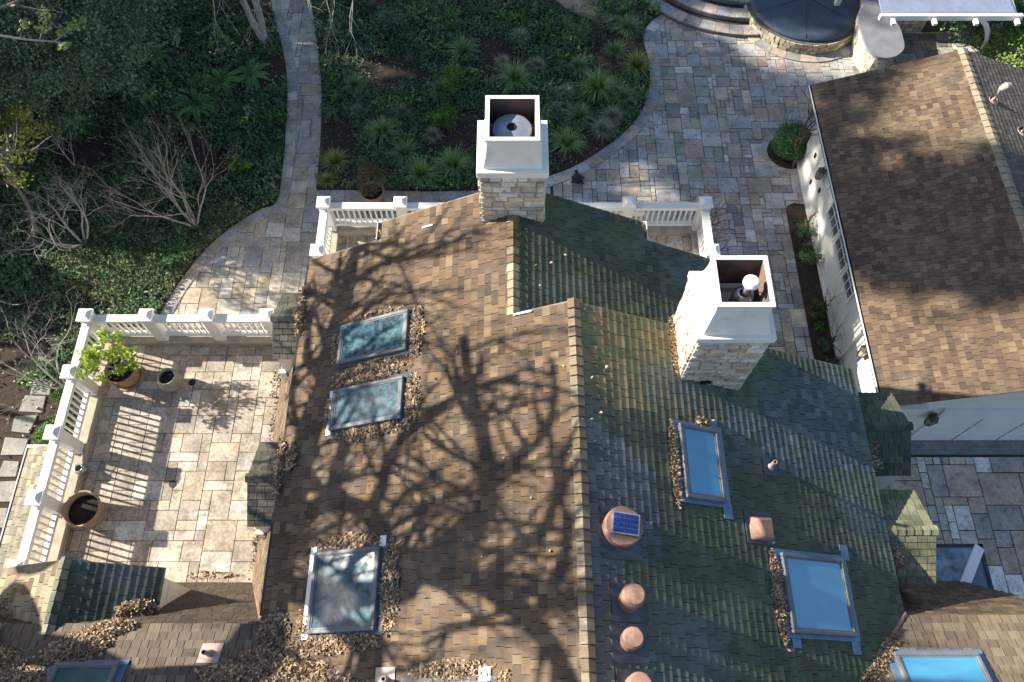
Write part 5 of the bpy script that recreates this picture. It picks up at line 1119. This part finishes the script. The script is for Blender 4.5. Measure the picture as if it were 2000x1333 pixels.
litter('dry_leaves', 2900, [(-1.78, 1.9, .14, .66), (-2.5, 2.56, .55, .14), (-2.5, 1.13, .6, .14), (-3.12, 1.4, .1, .2)], zl, 'dry brown leaves around the large lower skylight', NW_, seed=3)
litter('dry_leaves', 900, [(-.8, .70, .55, .13), (-.1, .5, .1, .2)], zl, 'dry leaf line along the skylight at the bottom edge', NW_, seed=4)
zv = lambda x, y: max(zL(x) if x > XL else -9, fW1(x, y)) if (x + 3.88) > -(1.47 - y) - 3.2 else None
def zval(x, y):
    a = zL(x) if x > XL else -9; b = fW1(x, y) if y < 1.47 else -9
    z = max(a, b) if False else (a if (x - XL) > (1.47 - y) else b)
    return z if z > 0 else None
litter('dry_leaves', 13000, [(-3.0, .55, .95, .36, -.45), (-3.62, 1.35, .24, .24), (-4.1, .72, .45, .14), (-2.35, .3, .5, .3), (-3.5, .95, .4, .25)], zval, 'thick heap of tan leaves in the valley left of centre', NN, seed=5, pile=.09, size=.06)
def zdor(x, y):
    zd = 5.78 - (.68 / 1.35) * abs(x + 7.12); z = fW1(x, y) if y < 1.47 else -9
    z = max(z, zd if abs(x + 7.12) < 1.35 and y < 2.43 else -9)
    return z if z > 0 else None
litter('dry_leaves', 7000, [(-6.05, 1.5, .48, .18, .45), (-6.55, 1.1, .45, .22, .3), (-6.0, 1.7, .3, .14)], zdor, 'leaf heap between the small dormer and the wing roof', NN, seed=6, pile=.12)
litter('dry_leaves', 8500, [(-8.15, 1.3, .3, .6, .35), (-7.75, .75, .55, .35), (-7.2, .6, .6, .2), (-8.3, .7, .4, .3)], zdor, 'leaf heap on the sunny side of the small dormer', NN, seed=7, pile=.10)
zr_ = lambda x, y: (zE(x) if (XE - x) > (1.65 - y) else fW2(x, y))
litter('dry_leaves', 1900, [(5.62, 1.0, .5, .10, .8), (5.25, .6, .3, .14, .8)], zr_, 'dry leaves in the valley at the lower right', NE_, seed=8)
zee = lambda x, y: zE(x)
litter('dry_leaves', 1900, [(2.40, 3.55, .05, .58), (2.95, 4.28, .12, .05)], zee, 'leaves caught on the uphill side of the narrow blue skylight', NE_, seed=9)
litter('dry_leaves', 2300, [(3.88, 1.75, .07, .62)], zee, 'leaves caught on the uphill side of the square blue skylight', NE_, seed=10)
litter('dry_leaves', 900, [(2.60, 5.5, .05, .5)], zee, 'leaf line against the sunny side of the right chimney', NE_, seed=11)
litter('dry_leaves', 620, [(-3.93, 6.95, .04, .5), (-3.92, 3.9, .05, .5), (-3.72, 4.1, .10, .2)], lambda x, y: 5.72 + (zL(x) - zL(XL) if x > XL else 0), 'leaves gathered where the two small west dormers meet the eave', NW_, seed=12)
litter('dry_leaves', 1300, [(6.35, 4.55, .08, .5), (6.4, 2.75, .08, .4)], lambda x, y: 5.25, 'leaves gathered between the eave and the east dormers', seed=13)
litter('dry_leaves', 420, [(-5.0, 4.6, .07, 1.9), (-5.05, 6.6, .1, .3), (-5.7, 2.65, .5, .07)], lambda x, y: 3.10, 'scattered leaves along the foot of the terrace skirt roof', seed=14, pile=.02)
litter('dry_leaves', 2600, [(-9, 10, 5, 4.5), (-10.5, 17, 4, 6)], lambda x, y: .08 if inA(x, y) else None, 'scattered fallen leaves on the left garden soil', seed=15, pile=.05, size=.08)
litter('dry_leaves', 5000, [(-1, 15, 7, 5)], lambda x, y: .08 if inB(x, y) else None, 'scattered fallen leaves in the central bed', seed=16, pile=.04, size=.045)
litter('dry_leaves', 130, [(-1, 4.5, 2.4, 3.2), (-2.6, 3.6, 1.0, 1.4)], zl, 'few loose leaf bits scattered over the west slope', NW_, seed=17, pile=.01)
litter('dry_leaves', 160, [(-2.48, 8.3, .03, .2), (2.46, 8.3, .03, .2)], lambda x, y: 6.32, 'leaf crumbs in the short gable gutters', seed=18, pile=.02)
